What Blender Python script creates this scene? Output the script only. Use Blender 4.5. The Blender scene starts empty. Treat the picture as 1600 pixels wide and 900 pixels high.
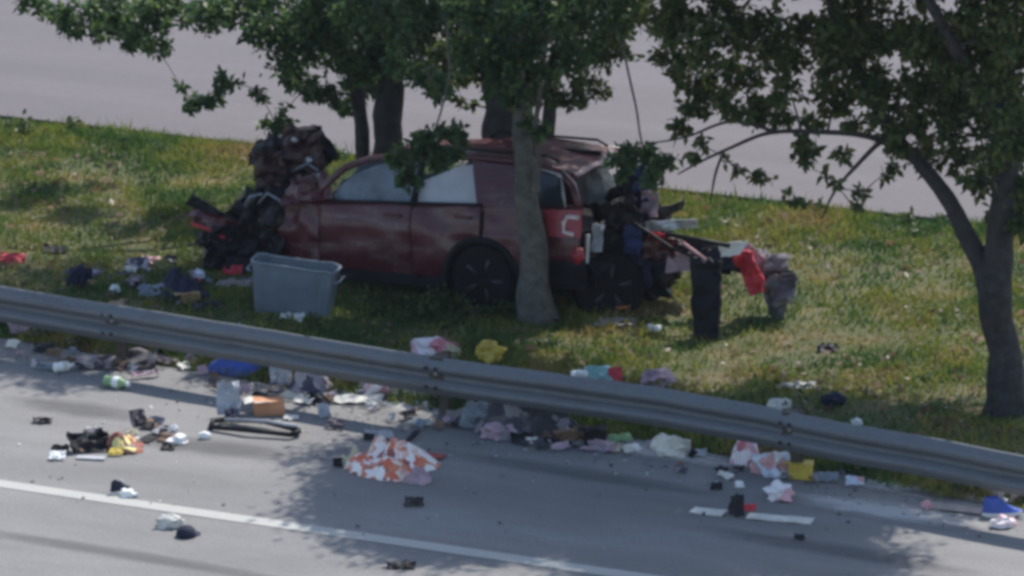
import bpy, bmesh, math, random
import numpy as np
from mathutils import Vector, Matrix, noise, Euler

random.seed(7)
rng = np.random.default_rng(7)
SC = bpy.context.scene
COL = SC.collection
RAD = math.radians

# ------------------------------------------------------------------ camera, sky, sun, exposure
PSI, PITCH, FPX, DIST = RAD(25), RAD(15), 7540.0, 52.0     # road yaw, look-down angle, focal length (px of 1600), distance
RV = Vector((math.cos(PSI), math.sin(PSI), 0))
FH = Vector((-math.sin(PSI), math.cos(PSI), 0))
FV = FH * math.cos(PITCH) - Vector((0, 0, math.sin(PITCH)))
UV = FH * math.sin(PITCH) + Vector((0, 0, math.cos(PITCH)))
CAM = -DIST * FV
cam = bpy.data.cameras.new('camera')
cam.lens = FPX / 1600 * 36
cam.sensor_width = 36
cam.clip_end = 3000
camo = bpy.data.objects.new('camera', cam)
camo.location = CAM
camo.rotation_euler = (math.pi / 2 - PITCH, 0, PSI)
COL.objects.link(camo)
SC.camera = camo

SUN_EL, SUN_SIDE = RAD(52), RAD(32)                        # height, angle to the right of straight behind the wreck
to_sun = (FH * math.cos(SUN_SIDE) + RV * math.sin(SUN_SIDE)) * math.cos(SUN_EL) + Vector((0, 0, math.sin(SUN_EL)))
sun = bpy.data.lights.new('sun', 'SUN')
sun.energy = 4.4
sun.angle = RAD(0.55)
sun.color = (1.0, 0.945, 0.87)
suno = bpy.data.objects.new('sun', sun)
suno.rotation_euler = to_sun.to_track_quat('Z', 'Y').to_euler()
suno.location = to_sun * 40
COL.objects.link(suno)
W = bpy.data.worlds.new('World')
SC.world = W
W.use_nodes = True
nt = W.node_tree
sky = nt.nodes.new('ShaderNodeTexSky')
sky.sky_type = 'NISHITA'
sky.sun_disc = False
sky.sun_elevation = SUN_EL
sky.sun_rotation = math.atan2(to_sun.x, to_sun.y)
sky.air_density = 1.2
sky.dust_density = 1.0
nt.nodes['Background'].inputs['Strength'].default_value = 0.15
nt.links.new(sky.outputs[0], nt.nodes['Background'].inputs['Color'])
VS = SC.view_settings
VS.view_transform = 'Standard'
VS.look = 'None'
VS.exposure = 0.4
VS.gamma = 1.0
VS.use_curve_mapping = False
SC.render.engine = 'CYCLES'
SC.cycles.use_denoising = True
SC.cycles.max_bounces = 6
SC.cycles.transparent_max_bounces = 12
SC.cycles.pixel_filter_type = 'BLACKMAN_HARRIS'
SC.cycles.filter_width = 3.7                               # soft long-lens footage


# ------------------------------------------------------------------ layout helpers (photo pixel -> place in the world)
def ray(px, py):
    return FV + RV * ((px - 800) / FPX) + UV * ((450 - py) / FPX)


def gp(px, py, z=0.0):
    d = ray(px, py)
    return CAM + d * ((z - CAM.z) / d.z)


def at(px, py, Y):
    d = ray(px, py)
    return CAM + d * ((Y - CAM.y) / d.y)


def S(p, px):                                              # size in metres of px pixels at point p
    return px * (p - CAM).dot(FV) / FPX


def to_px(p):
    v = Vector(p) - CAM
    d = v.dot(FV)
    return 800 + FPX * v.dot(RV) / d, 450 - FPX * v.dot(UV) / d


def in_sun(c):                                             # does the shadow of a leaf clump at c fall on ground that lies open to the sun?
    x, y = to_px(c - to_sun * (c.z / to_sun.z))
    return ((x < 500 and y > 590 + 20 * math.sin(x * 0.02)) or (440 < x < 800 and 630 < y < 760 - 0.15 * x) or (x > 1380 and y > 800 + 0.12 * (1600 - x))
            or (1080 < x < 1560 and 430 + 0.08 * (x - 1080) < y < 592 + 0.06 * (x - 1080)) or (x < 330 and 285 < y < 400) or (500 <= x < 900 and y > 900))


def nz(x, y, z=0.0, f=1.0):
    return noise.noise(Vector((x * f, y * f, z * f)))


# ------------------------------------------------------------------ materials
MATS = {}


def mat(name, col, rough=0.7, var=0.25, scale=6.0, metal=0.0, bump=0.0, col2=None, mask=0.5, coat=0.0,
        detail=8.0, fine=0.0, fine_scale=90.0, trans=0.0, soft=0.12, stretch=None, spec=0.5):
    if name in MATS:
        return MATS[name]
    m = bpy.data.materials.new(name)
    m.use_nodes = True
    t = m.node_tree
    b = t.nodes['Principled BSDF']
    b.inputs['Roughness'].default_value = rough
    b.inputs['Metallic'].default_value = metal
    b.inputs['Specular IOR Level'].default_value = spec
    b.inputs['Coat Weight'].default_value = coat
    b.inputs['Coat Roughness'].default_value = 0.15
    tc = t.nodes.new('ShaderNodeTexCoord')
    n = t.nodes.new('ShaderNodeTexNoise')
    n.inputs['Scale'].default_value = scale
    n.inputs['Detail'].default_value = detail
    n.inputs['Roughness'].default_value = 0.62
    if stretch:
        mp_ = t.nodes.new('ShaderNodeMapping')
        mp_.inputs['Scale'].default_value = stretch
        t.links.new(tc.outputs['Object'], mp_.inputs['Vector'])
        t.links.new(mp_.outputs[0], n.inputs['Vector'])
    else:
        t.links.new(tc.outputs['Object'], n.inputs['Vector'])
    r = t.nodes.new('ShaderNodeValToRGB')
    c1 = [max(0, c * (1 - var)) for c in col]
    c2 = [min(1, c * (1 + var)) for c in col] if col2 is None else col2
    r.color_ramp.elements[0].color = (*c1, 1)
    r.color_ramp.elements[1].color = (*c2, 1)
    lo, hi = (0.32, 0.68) if col2 is None else (mask - soft, mask + soft)
    r.color_ramp.elements[0].position = lo
    r.color_ramp.elements[1].position = hi
    t.links.new(n.outputs['Fac'], r.inputs['Fac'])
    out = r.outputs['Color']
    if fine:
        n2 = t.nodes.new('ShaderNodeTexNoise')
        n2.inputs['Scale'].default_value = fine_scale
        n2.inputs['Detail'].default_value = 3
        t.links.new(tc.outputs['Object'], n2.inputs['Vector'])
        mr = t.nodes.new('ShaderNodeMapRange')
        mr.inputs['From Min'].default_value = 0.3
        mr.inputs['From Max'].default_value = 0.7
        mr.inputs['To Min'].default_value = 1 - fine
        mr.inputs['To Max'].default_value = 1 + fine
        t.links.new(n2.outputs['Fac'], mr.inputs['Value'])
        vm = t.nodes.new('ShaderNodeVectorMath')
        vm.operation = 'SCALE'
        t.links.new(out, vm.inputs[0])
        t.links.new(mr.outputs[0], vm.inputs['Scale'])
        out = vm.outputs[0]
    t.links.new(out, b.inputs['Base Color'])
    if bump:
        bp = t.nodes.new('ShaderNodeBump')
        bp.inputs['Strength'].default_value = bump
        bp.inputs['Distance'].default_value = 0.02
        t.links.new(n.outputs['Fac'], bp.inputs['Height'])
        t.links.new(bp.outputs[0], b.inputs['Normal'])
    if trans:
        tr = t.nodes.new('ShaderNodeBsdfTranslucent')
        t.links.new(out, tr.inputs['Color'])
        mx = t.nodes.new('ShaderNodeMixShader')
        mx.inputs[0].default_value = trans
        t.links.new(b.outputs[0], mx.inputs[1])
        t.links.new(tr.outputs[0], mx.inputs[2])
        t.links.new(mx.outputs[0], t.nodes['Material Output'].inputs['Surface'])
    MATS[name] = m
    return m


def patches(name, cols, scale, rough=0.75, trans=0.0):
    """print of irregular patches (voronoi cells) in the given colours"""
    if name in MATS:
        return MATS[name]
    m = bpy.data.materials.new(name)
    m.use_nodes = True
    t = m.node_tree
    b = t.nodes['Principled BSDF']
    b.inputs['Roughness'].default_value = rough
    tc = t.nodes.new('ShaderNodeTexCoord')
    n = t.nodes.new('ShaderNodeTexNoise')
    n.inputs['Scale'].default_value = scale * 0.8
    ad = t.nodes.new('ShaderNodeMixRGB')
    ad.inputs[0].default_value = 0.12
    t.links.new(tc.outputs['Object'], n.inputs['Vector'])
    t.links.new(tc.outputs['Object'], ad.inputs[1])
    t.links.new(n.outputs['Color'], ad.inputs[2])
    v = t.nodes.new('ShaderNodeTexVoronoi')
    v.inputs['Scale'].default_value = scale
    t.links.new(ad.outputs[0], v.inputs['Vector'])
    sep = t.nodes.new('ShaderNodeSeparateColor')
    t.links.new(v.outputs['Color'], sep.inputs[0])
    r = t.nodes.new('ShaderNodeValToRGB')
    r.color_ramp.interpolation = 'CONSTANT'
    while len(r.color_ramp.elements) < len(cols):
        r.color_ramp.elements.new(0.5)
    for i, c in enumerate(cols):
        r.color_ramp.elements[i].position = i / len(cols)
        r.color_ramp.elements[i].color = (*c, 1)
    t.links.new(sep.outputs[0], r.inputs['Fac'])
    t.links.new(r.outputs['Color'], b.inputs['Base Color'])
    MATS[name] = m
    return m


# ------------------------------------------------------------------ mesh helpers
def mesh_obj(name, verts, faces, m, parent=None, smooth=False):
    me = bpy.data.meshes.new(name)
    if isinstance(verts, np.ndarray):
        nv, nf, k = len(verts), len(faces), faces.shape[1]
        me.vertices.add(nv)
        me.vertices.foreach_set('co', verts.astype(np.float32).ravel())
        me.loops.add(nf * k)
        me.loops.foreach_set('vertex_index', faces.astype(np.int32).ravel())
        me.polygons.add(nf)
        me.polygons.foreach_set('loop_start', np.arange(0, nf * k, k, dtype=np.int32))
        me.update(calc_edges=True)
    else:
        me.from_pydata([tuple(v) for v in verts], [], faces)
        me.update()
    if smooth:
        me.polygons.foreach_set('use_smooth', [True] * len(me.polygons))
    if m:
        me.materials.append(m)
    o = bpy.data.objects.new(name, me)
    COL.objects.link(o)
    if parent is not None:
        o.parent = parent
    return o


def tag(o, label, cat, group=None):
    o['label'] = label
    o['category'] = cat
    if group:
        o['group'] = group
    return o


def struct(o):
    o['kind'] = 'structure'
    return o


def stuff(o, label=None, cat=None):
    o['kind'] = 'stuff'
    if label:
        o['label'] = label
        o['category'] = cat
    return o


def thing(name, label, cat, loc=(0, 0, 0), rot=(0, 0, 0), group=None):
    o = bpy.data.objects.new(name, None)
    o.location = loc
    o.rotation_euler = rot
    o.empty_display_size = 0.1
    COL.objects.link(o)
    return tag(o, label, cat, group)


def adopt(o, root):
    """parent o (built in world space) to root, keeping its place"""
    M = Matrix.Translation(root.location) @ root.rotation_euler.to_matrix().to_4x4()
    o.parent = root
    o.matrix_parent_inverse = M.inverted()
    return o


class MB:
    def __init__(s):
        s.v, s.f = [], []

    def add(s, v, f):
        k = len(s.v)
        s.v += [tuple(p) for p in v]
        s.f += [tuple(i + k for i in q) for q in f]
        return s

    def box(s, c, d, rot=None):
        c = Vector(c)
        R = Euler(rot).to_matrix() if rot else Matrix.Identity(3)
        v = [c + R @ Vector((a * d[0] / 2, b * d[1] / 2, e * d[2] / 2)) for a in (-1, 1) for b in (-1, 1) for e in (-1, 1)]
        return s.add(v, [(0, 1, 3, 2), (4, 6, 7, 5), (0, 4, 5, 1), (2, 3, 7, 6), (0, 2, 6, 4), (1, 5, 7, 3)])

    def tube(s, pts, rad, n=8, cap=True):
        pts = [Vector(p) for p in pts]
        if not hasattr(rad, '__len__'):
            rad = [rad] * len(pts)
        v, f = [], []
        up = Vector((0.13, 0.31, 0.94))
        for i, p in enumerate(pts):
            d = (pts[min(i + 1, len(pts) - 1)] - pts[max(i - 1, 0)]).normalized()
            a = d.cross(up)
            if a.length < 0.05:
                a = d.cross(Vector((1, 0, 0)))
            a.normalize()
            b = d.cross(a)
            for k in range(n):
                t = 2 * math.pi * k / n
                v.append(p + (a * math.cos(t) + b * math.sin(t)) * rad[i])
        for i in range(len(pts) - 1):
            for k in range(n):
                k2 = (k + 1) % n
                f.append((i * n + k, i * n + k2, (i + 1) * n + k2, (i + 1) * n + k))
        if cap:
            f.append(tuple(range(n))[::-1])
            f.append(tuple((len(pts) - 1) * n + k for k in range(n)))
        return s.add(v, f)

    def lathe(s, prof, n, M):
        """profile [(r, h)] turned about local z, placed by matrix M"""
        v, f = [], []
        for r, h in prof:
            for k in range(n):
                t = 2 * math.pi * k / n
                v.append(M @ Vector((r * math.cos(t), r * math.sin(t), h)))
        for i in range(len(prof) - 1):
            for k in range(n):
                k2 = (k + 1) % n
                f.append((i * n + k, i * n + k2, (i + 1) * n + k2, (i + 1) * n + k))
        f.append(tuple(range(n))[::-1])
        f.append(tuple((len(prof) - 1) * n + k for k in range(n)))
        return s.add(v, f)

    def build(s, name, m, parent=None, smooth=False):
        return mesh_obj(name, s.v, s.f, m, parent, smooth)


def sheet(name, corners, m, n=(8, 8), amp=0.05, freq=4.0, seed=0, thick=0.006, jag=0.0, parent=None, smooth=False, floor=None, curl=0.0):
    """crumpled sheet between four corners (a,b along the first edge, then c,d), with real thickness"""
    a, b, c, d = [Vector(p) for p in corners]
    N = (b - a).cross(d - a).normalized()
    nu, nv = n
    P = []
    for j in range(nv + 1):
        for i in range(nu + 1):
            u, w = i / nu, j / nv
            if jag:
                eu = jag * nz(u * 7 + seed, w * 9, seed) if i in (0, nu) else 0
                ev = jag * nz(u * 9 + seed, w * 7, seed + 5) if j in (0, nv) else 0
            else:
                eu = ev = 0
            uu, ww = u + eu, w + ev
            p = a * (1 - uu) * (1 - ww) + b * uu * (1 - ww) + c * uu * ww + d * (1 - uu) * ww
            q = p * freq + Vector((seed * 3.1, seed * 1.7, 0))
            h = abs(noise.noise(q)) * 2 - 0.5 + 0.6 * noise.noise(q * 2.3)
            p = p + N * (h * amp + curl * (uu - 0.5) ** 2 * 4) + (b - a).normalized() * amp * 0.4 * noise.noise(q + Vector((9, 2, 4)))
            if floor is not None and p.z < floor:
                p.z = floor + 0.003 * random.random()
            P.append(p)
    k = len(P)
    V = [p + N * thick / 2 for p in P] + [p - N * thick / 2 for p in P]
    F = []
    w = nu + 1
    for j in range(nv):
        for i in range(nu):
            q = (j * w + i, j * w + i + 1, (j + 1) * w + i + 1, (j + 1) * w + i)
            F.append(q)
            F.append(tuple(x + k for x in q[::-1]))
    rim = [i for i in range(w)] + [j * w + nu for j in range(1, nv + 1)] + [nv * w + i for i in range(nu - 1, -1, -1)] + [j * w for j in range(nv - 1, 0, -1)]
    for i in range(len(rim)):
        x, y = rim[i], rim[(i + 1) % len(rim)]
        F.append((y, x, x + k, y + k))
    return mesh_obj(name, V, F, m, parent, smooth)


ICO = {}


def lump(name, c, r, m, amp=0.25, freq=1.6, seed=0, rot=0.0, sub=3, floor=None, parent=None, smooth=False, crease=0.5):
    if sub not in ICO:
        bm = bmesh.new()
        bmesh.ops.create_icosphere(bm, subdivisions=sub, radius=1)
        ICO[sub] = ([v.co.copy() for v in bm.verts], [tuple(v.index for v in f.verts) for f in bm.faces])
        bm.free()
    vs, fs = ICO[sub]
    R = Matrix.Rotation(rot, 3, 'Z')
    c = Vector(c)
    out = []
    for v in vs:
        q = v * freq + Vector((seed * 2.7, seed * 5.1, seed))
        k = 1 + amp * (noise.noise(q) * 1.6 - crease * abs(noise.noise(q * 2.4)) * 2 + 0.3)
        p = c + R @ Vector((v.x * r[0] * k, v.y * r[1] * k, v.z * r[2] * k))
        if floor is not None and p.z < floor:
            p.z = floor
        out.append(p)
    return mesh_obj(name, out, fs, m, parent, smooth)


def heap(name, c, rx, ry, h, m, seed=0, rot=0.0, n=26, parent=None, fold=9.0):
    """cloth thrown down in folds: height field over an irregular outline, closed underneath"""
    V, F = [], []
    R = Matrix.Rotation(rot, 3, 'Z')
    c = Vector(c)
    rings, seg = n // 2, n * 2
    for j in range(rings + 1):
        for i in range(seg):
            t = 2 * math.pi * i / seg
            edge = 1 + 0.5 * nz(math.cos(t) * 1.3 + seed, math.sin(t) * 1.3, seed) + 0.16 * nz(math.cos(t) * 4 + seed, math.sin(t) * 4, 3)
            s = j / rings
            x, y = math.cos(t) * rx * edge * s, math.sin(t) * ry * edge * s
            dome = (1 - s ** 3.0) * (0.45 + 1.1 * max(0, 0.35 + nz(math.cos(t) * s * 1.9 + seed * 3, math.sin(t) * s * 1.9, seed)))
            f = 1 - abs(nz(x * fold * 0.35 + seed, y * fold * 0.35, seed)) * 2.2
            z = h * dome * (0.55 + 0.6 * f) + 0.02 * (1 - s) + 0.3 * h * nz(x * fold + seed, y * fold) * dome + 0.012
            V.append(c + R @ Vector((x, y, max(0.004, z) if j < rings else 0.002)))
    for j in range(rings):
        for i in range(seg):
            i2 = (i + 1) % seg
            F.append((j * seg + i, j * seg + i2, (j + 1) * seg + i2, (j + 1) * seg + i) if j else (i, (j + 1) * seg + i2, (j + 1) * seg + i))
    return mesh_obj(name, V, F, m, parent, True)


# palette
M_ASPHALT = mat('road_concrete', (0.18, 0.177, 0.177), 0.9, 0.2, 0.8, bump=0.0, fine=0.16, fine_scale=45, detail=12, stretch=(0.4, 1.2, 1))
M_FARROAD = mat('far_concrete', (0.116, 0.104, 0.113), 0.9, 0.13, 0.9, fine=0.06, fine_scale=12, detail=10, stretch=(0.08, 0.7, 1))
M_PAINT = mat('road_paint', (0.52, 0.52, 0.49), 0.7, 0.3, 5, col2=(0.33, 0.33, 0.33), mask=0.62, fine=0.08)
M_SOIL = mat('soil_grass', (0.09, 0.105, 0.03), 0.95, 0.4, 1.6, bump=0.8, col2=(0.15, 0.115, 0.06), mask=0.6, fine=0.35, fine_scale=40)
M_ZINC = mat('zinc', (0.2, 0.215, 0.24), 0.55, 0.3, 2.2, metal=0.25, col2=(0.105, 0.1, 0.1), mask=0.62, soft=0.1, detail=12, stretch=(0.35, 1, 4), fine=0.08, fine_scale=20)
M_WOOD = mat('post_wood', (0.07, 0.058, 0.048), 0.9, 0.3, 12, bump=0.3)
M_BARK = mat('bark', (0.042, 0.038, 0.038), 0.95, 0.45, 9, bump=1.0, fine=0.25, fine_scale=60)
M_BARKG = mat('bark_grey', (0.105, 0.096, 0.085), 0.95, 0.4, 8, bump=1.0, fine=0.25, fine_scale=60)
M_RED = mat('maroon_paint', (0.092, 0.012, 0.02), 0.42, 0.2, 2.2, coat=0.22, col2=(0.15, 0.1, 0.1), mask=0.62, soft=0.1, fine=0.3, fine_scale=22, detail=12, stretch=(0.6, 1, 2.6))
M_REDB = mat('bright_red', (0.3, 0.014, 0.026), 0.4, 0.2, 6, coat=0.2)
M_BLACK = mat('black_plastic', (0.008, 0.009, 0.014), 0.6, 0.4, 6, spec=0.2)
M_DARK = mat('dark_metal', (0.022, 0.022, 0.03), 0.55, 0.5, 7, metal=0.2, spec=0.3, col2=(0.07, 0.055, 0.055), mask=0.62, bump=0.4)
M_TYRE = mat('tyre_rubber', (0.009, 0.009, 0.011), 0.85, 0.4, 8, spec=0.2)
M_RIM = mat('rim_metal', (0.045, 0.045, 0.052), 0.45, 0.3, 8, metal=0.2)
M_STEEL = mat('torn_steel', (0.42, 0.43, 0.46), 0.4, 0.25, 6, metal=0.6)
M_GLASSD = mat('dusty_glass', (0.1, 0.13, 0.17), 0.12, 0.25, 3.0)
M_AIRBAG = mat('airbag_cloth', (0.8, 0.78, 0.84), 0.9, 0.1, 6, bump=0.3)
M_GREYCLOTH = mat('grey_curtain', (0.26, 0.29, 0.34), 0.85, 0.45, 2.5, bump=0.3)
M_WHITE = mat('white_stuff', (0.8, 0.8, 0.79), 0.6, 0.1, 7)
M_OFFW = mat('offwhite_stuff', (0.6, 0.58, 0.53), 0.7, 0.2, 7)
M_PINK = mat('pink_stuff', (0.55, 0.3, 0.33), 0.7, 0.25, 8)
M_MAUVE = mat('mauve_stuff', (0.36, 0.25, 0.3), 0.75, 0.25, 8)
M_NAVY = mat('navy_cloth', (0.011, 0.015, 0.04), 0.85, 0.4, 6, bump=0.4)
M_BLUE = mat('blue_plastic', (0.03, 0.085, 0.42), 0.45, 0.3, 5)
M_GREYB = mat('greyblue_plastic', (0.17, 0.2, 0.24), 0.5, 0.15, 4)
M_GREYP = mat('grey_panel', (0.33, 0.34, 0.37), 0.6, 0.3, 6)
M_TAN = mat('cardboard', (0.42, 0.27, 0.14), 0.85, 0.2, 6)
M_ORANGE = mat('orange_card', (0.55, 0.26, 0.13), 0.8, 0.2, 6)
M_YELL = mat('yellow_stuff', (0.55, 0.4, 0.06), 0.6, 0.25, 7)
M_BROWN = mat('brown_stuff', (0.16, 0.095, 0.06), 0.8, 0.35, 8)
M_GREEN = mat('green_stuff', (0.26, 0.4, 0.2), 0.6, 0.2, 8)
M_TEAL = mat('teal_stuff', (0.22, 0.4, 0.4), 0.6, 0.2, 8)
M_CREAM = mat('cream_card', (0.62, 0.56, 0.4), 0.8, 0.2, 5, col2=(0.42, 0.33, 0.22), mask=0.62)
M_SCARLET = mat('scarlet_stuff', (0.5, 0.03, 0.05), 0.6, 0.2, 7)
M_PATTERN = patches('orange_print', [(0.58, 0.14, 0.08), (0.6, 0.2, 0.12), (0.8, 0.74, 0.72), (0.76, 0.5, 0.44), (0.85, 0.8, 0.78), (0.6, 0.3, 0.24), (0.72, 0.62, 0.52), (0.78, 0.7, 0.68), (0.3, 0.1, 0.09)], 14.0)
M_CLOTHMIX = patches('mixed_print', [(0.3, 0.26, 0.3), (0.06, 0.06, 0.09), (0.4, 0.36, 0.4), (0.14, 0.11, 0.14)], 8.0)
M_DARKMIX = patches('dark_print', [(0.03, 0.03, 0.045), (0.1, 0.08, 0.09), (0.2, 0.18, 0.2), (0.05, 0.045, 0.06), (0.025, 0.025, 0.03)], 9.0)
M_PACKET = patches('packet_print', [(0.3, 0.06, 0.04), (0.1, 0.05, 0.04), (0.7, 0.6, 0.25), (0.3, 0.1, 0.06)], 11.0)
M_PALE = patches('pale_print', [(0.5, 0.56, 0.68), (0.7, 0.72, 0.78), (0.55, 0.32, 0.34), (0.62, 0.68, 0.76)], 9.0)
M_PINKW = patches('pink_white_print', [(0.6, 0.22, 0.27), (0.78, 0.7, 0.72), (0.66, 0.38, 0.42), (0.75, 0.72, 0.74)], 8.0)

# ------------------------------------------------------------------ ground, roads
Y_FAR = 4.72                                               # near edge of the far carriageway
RAIL = [(-12.0, -3.66), (-3.68, -4.51), (1.24, -5.01), (3.98, -5.09), (7.78, -5.72), (16.0, -6.81)]


def rail_y(x):
    for (x0, y0), (x1, y1) in zip(RAIL, RAIL[1:]):
        if x <= x1 or (x1, y1) == RAIL[-1]:
            return y0 + (y1 - y0) * (x - x0) / (x1 - x0)


def edge_y(x):                                             # edge of the near pavement, just behind the rail
    return rail_y(x) + 0.42 + 0.1 * nz(x * 1.3, 5)


def height(x, y):
    e = rail_y(max(-12, min(16, x))) + 0.42
    a = max(0.0, min(1.0, (y - e) / 0.8)) * max(0.0, min(1.0, (Y_FAR - y) / 0.6))
    return -0.02 + a * (0.05 + 0.05 * nz(x, y, 0, 0.55) + 0.03 * nz(x, y, 3, 2.1)) * 1.0


xs = [-900, -300, -100, -40] + [-22 + i * 0.3 for i in range(128)] + [40, 100, 300, 900]
ys = [-900, -300, -100, -40, -14] + [-7.2 + i * 0.2 for i in range(66)] + [14, 40, 100, 300, 900]
V = [(x, y, height(x, y)) for y in ys for x in xs]
nx = len(xs)
F = [(j * nx + i, j * nx + i + 1, (j + 1) * nx + i + 1, (j + 1) * nx + i) for j in range(len(ys) - 1) for i in range(nx - 1)]
ground = struct(mesh_obj('ground', V, F, M_SOIL, smooth=True))
ground['label'] = 'grassy median ground between the two carriageways'

xx = [-900, -200, -60] + [-40 + i * 0.5 for i in range(161)] + [60, 200, 900]
V, F = [], []
for x in xx:
    V += [(x, edge_y(max(-30, min(30, x))), 0.0), (x, -9.0, 0.006), (x, -22.0, 0.0)]
for i in range(len(xx) - 1):
    for k in range(2):
        F.append((i * 3 + k + 1, (i + 1) * 3 + k + 1, (i + 1) * 3 + k, i * 3 + k))
road = struct(mesh_obj('road', V, F, M_ASPHALT))
road['label'] = 'grey near carriageway and shoulder strewn with debris'
far = struct(mesh_obj('far_road', [(-900, Y_FAR, 0.03), (900, Y_FAR, 0.03), (900, 22, 0.06), (-900, 22, 0.06),
                                   (-900, Y_FAR, -0.2), (900, Y_FAR, -0.2)], [(0, 1, 2, 3), (4, 5, 1, 0)], M_FARROAD))
far['label'] = 'pale concrete carriageway behind the trees'
V, F = [], []
for i in range(161):                                       # painted edge line, worn edges
    x = -40 + i * 0.5
    V += [(x, -8.36 + 0.012 * nz(x * 3, 1), 0.0105), (x, -8.56 + 0.012 * nz(x * 3, 8), 0.0105)]
F = [(i * 2 + 1, i * 2 + 3, i * 2 + 2, i * 2) for i in range(160)]
edge_line = struct(mesh_obj('edge_line', V, F, M_PAINT))
edge_line['label'] = 'white painted edge line along the near carriageway'

# pale powder spilled on the shoulder (thin, patchy)
mp = bpy.data.materials.new('spilled_powder')
mp.use_nodes = True
t = mp.node_tree
b = t.nodes['Principled BSDF']
b.inputs['Base Color'].default_value = (0.5, 0.49, 0.48, 1)
b.inputs['Roughness'].default_value = 0.95
tc = t.nodes.new('ShaderNodeTexCoord')
n = t.nodes.new('ShaderNodeTexNoise')
n.inputs['Scale'].default_value = 2.6
n.inputs['Detail'].default_value = 9
n.inputs['Roughness'].default_value = 0.7
t.links.new(tc.outputs['Object'], n.inputs['Vector'])
gr = t.nodes.new('ShaderNodeTexGradient')
gr.gradient_type = 'SPHERICAL'
t.links.new(tc.outputs['Object'], gr.inputs['Vector'])
mu = t.nodes.new('ShaderNodeMath')
mu.operation = 'MULTIPLY'
t.links.new(gr.outputs['Fac'], mu.inputs[0])
t.links.new(n.outputs['Fac'], mu.inputs[1])
mr = t.nodes.new('ShaderNodeMapRange')
mr.inputs['From Min'].default_value = 0.12
mr.inputs['From Max'].default_value = 0.36
mr.inputs['To Max'].default_value = 0.8
t.links.new(mu.outputs[0], mr.inputs['Value'])
t.links.new(mr.outputs[0], b.inputs['Alpha'])


def powder(px, py, rx, ry, rz):
    p = gp(px, py)
    o = mesh_obj('spilled_powder', [(math.cos(a / 24 * 2 * math.pi), math.sin(a / 24 * 2 * math.pi), 0) for a in range(24)], [tuple(range(24))], mp)
    o.location = (p.x, p.y, 0.0145)
    o.scale = (rx, ry, 1)
    o.rotation_euler = (0, 0, rz)
    return stuff(o)


M_STAIN = mp.copy()
M_STAIN.node_tree.nodes['Principled BSDF'].inputs['Base Color'].default_value = (0.1, 0.1, 0.102, 1)
for n_ in M_STAIN.node_tree.nodes:
    if n_.type == 'MAP_RANGE':
        n_.inputs['To Max'].default_value = 0.4


def stain(*a):                                             # oil and tyre smears
    o = powder(*a)
    o.name = o.data.name = 'road_stain'
    o.data.materials[0] = M_STAIN
    o.location.z = 0.0125
    return o


stain(200, 868, 2.6, 0.22, -0.03)
stain(330, 700, 1.3, 0.4, 0.1)
stain(900, 740, 2.2, 0.3, -0.05)
stain(120, 640, 1.2, 0.4, 0.0)
stain(1300, 860, 2.0, 0.3, -0.05)
powder(1380, 800, 1.5, 0.4, -0.05)
powder(1010, 705, 1.6, 0.35, -0.1)
powder(640, 635, 1.2, 0.4, -0.1)
powder(1450, 772, 1.5, 0.3, -0.1)
powder(1480, 782, 1.0, 0.22, -0.1)

# ------------------------------------------------------------------ guardrail
ZT = 0.70
gr_root = thing('guardrail', 'long galvanised steel guardrail along the shoulder in front of the wreck', 'guardrail', (RAIL[1][0], RAIL[1][1], 0))


def rail_beam(x0, x1, prof, name):
    V, F = [], []
    steps = int((x1 - x0) / 0.1)
    for i in range(steps + 1):
        x = x0 + (x1 - x0) * i / steps
        y = rail_y(x)
        wob = 0.03 * nz(x * 0.9, 2) + 0.012 * nz(x * 4.5, 6) + 0.025 * max(0, nz(x * 1.7, 7)) * (1 if 0 < x < 6 else 0.3)
        for (dy, z) in prof:
            V.append((x, y + dy + wob, z + 0.012 * nz(x * 0.8, 4)))
    k = len(prof)
    for i in range(steps):
        for j in range(k - 1):
            F.append((i * k + j, (i + 1) * k + j, (i + 1) * k + j + 1, i * k + j + 1))
    # back face for thickness
    n0 = len(V)
    V2 = [(a, b_ + 0.012, c) for a, b_, c in V]
    F2 = [tuple(q + n0 for q in f[::-1]) for f in F]
    E2 = []
    for i in range(steps):
        E2.append((i * k, n0 + i * k, n0 + (i + 1) * k, (i + 1) * k))
        e = k - 1
        E2.append((i * k + e, (i + 1) * k + e, n0 + (i + 1) * k + e, n0 + i * k + e))
    o = mesh_obj(name, V + V2, F + F2 + E2, M_ZINC, smooth=True)
    return adopt(o, gr_root)


def corr(ztop, waves, pitch=0.19):
    pr = [(0.0, ztop), (-0.012, ztop - 0.012), (-0.015, ztop - 0.03)]
    z = ztop - 0.03
    for w in range(waves):
        pr += [(-0.075, z - 0.035), (-0.083, z - 0.055), (-0.083, z - 0.075), (-0.075, z - 0.095), (-0.015, z - 0.13)]
        if w < waves - 1:
            pr += [(0.0, z - 0.145), (0.0, z - 0.175), (-0.015, z - pitch)]
            z -= pitch
    pr += [(-0.012, z - 0.15), (0.0, z - 0.16)]
    return pr


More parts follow.
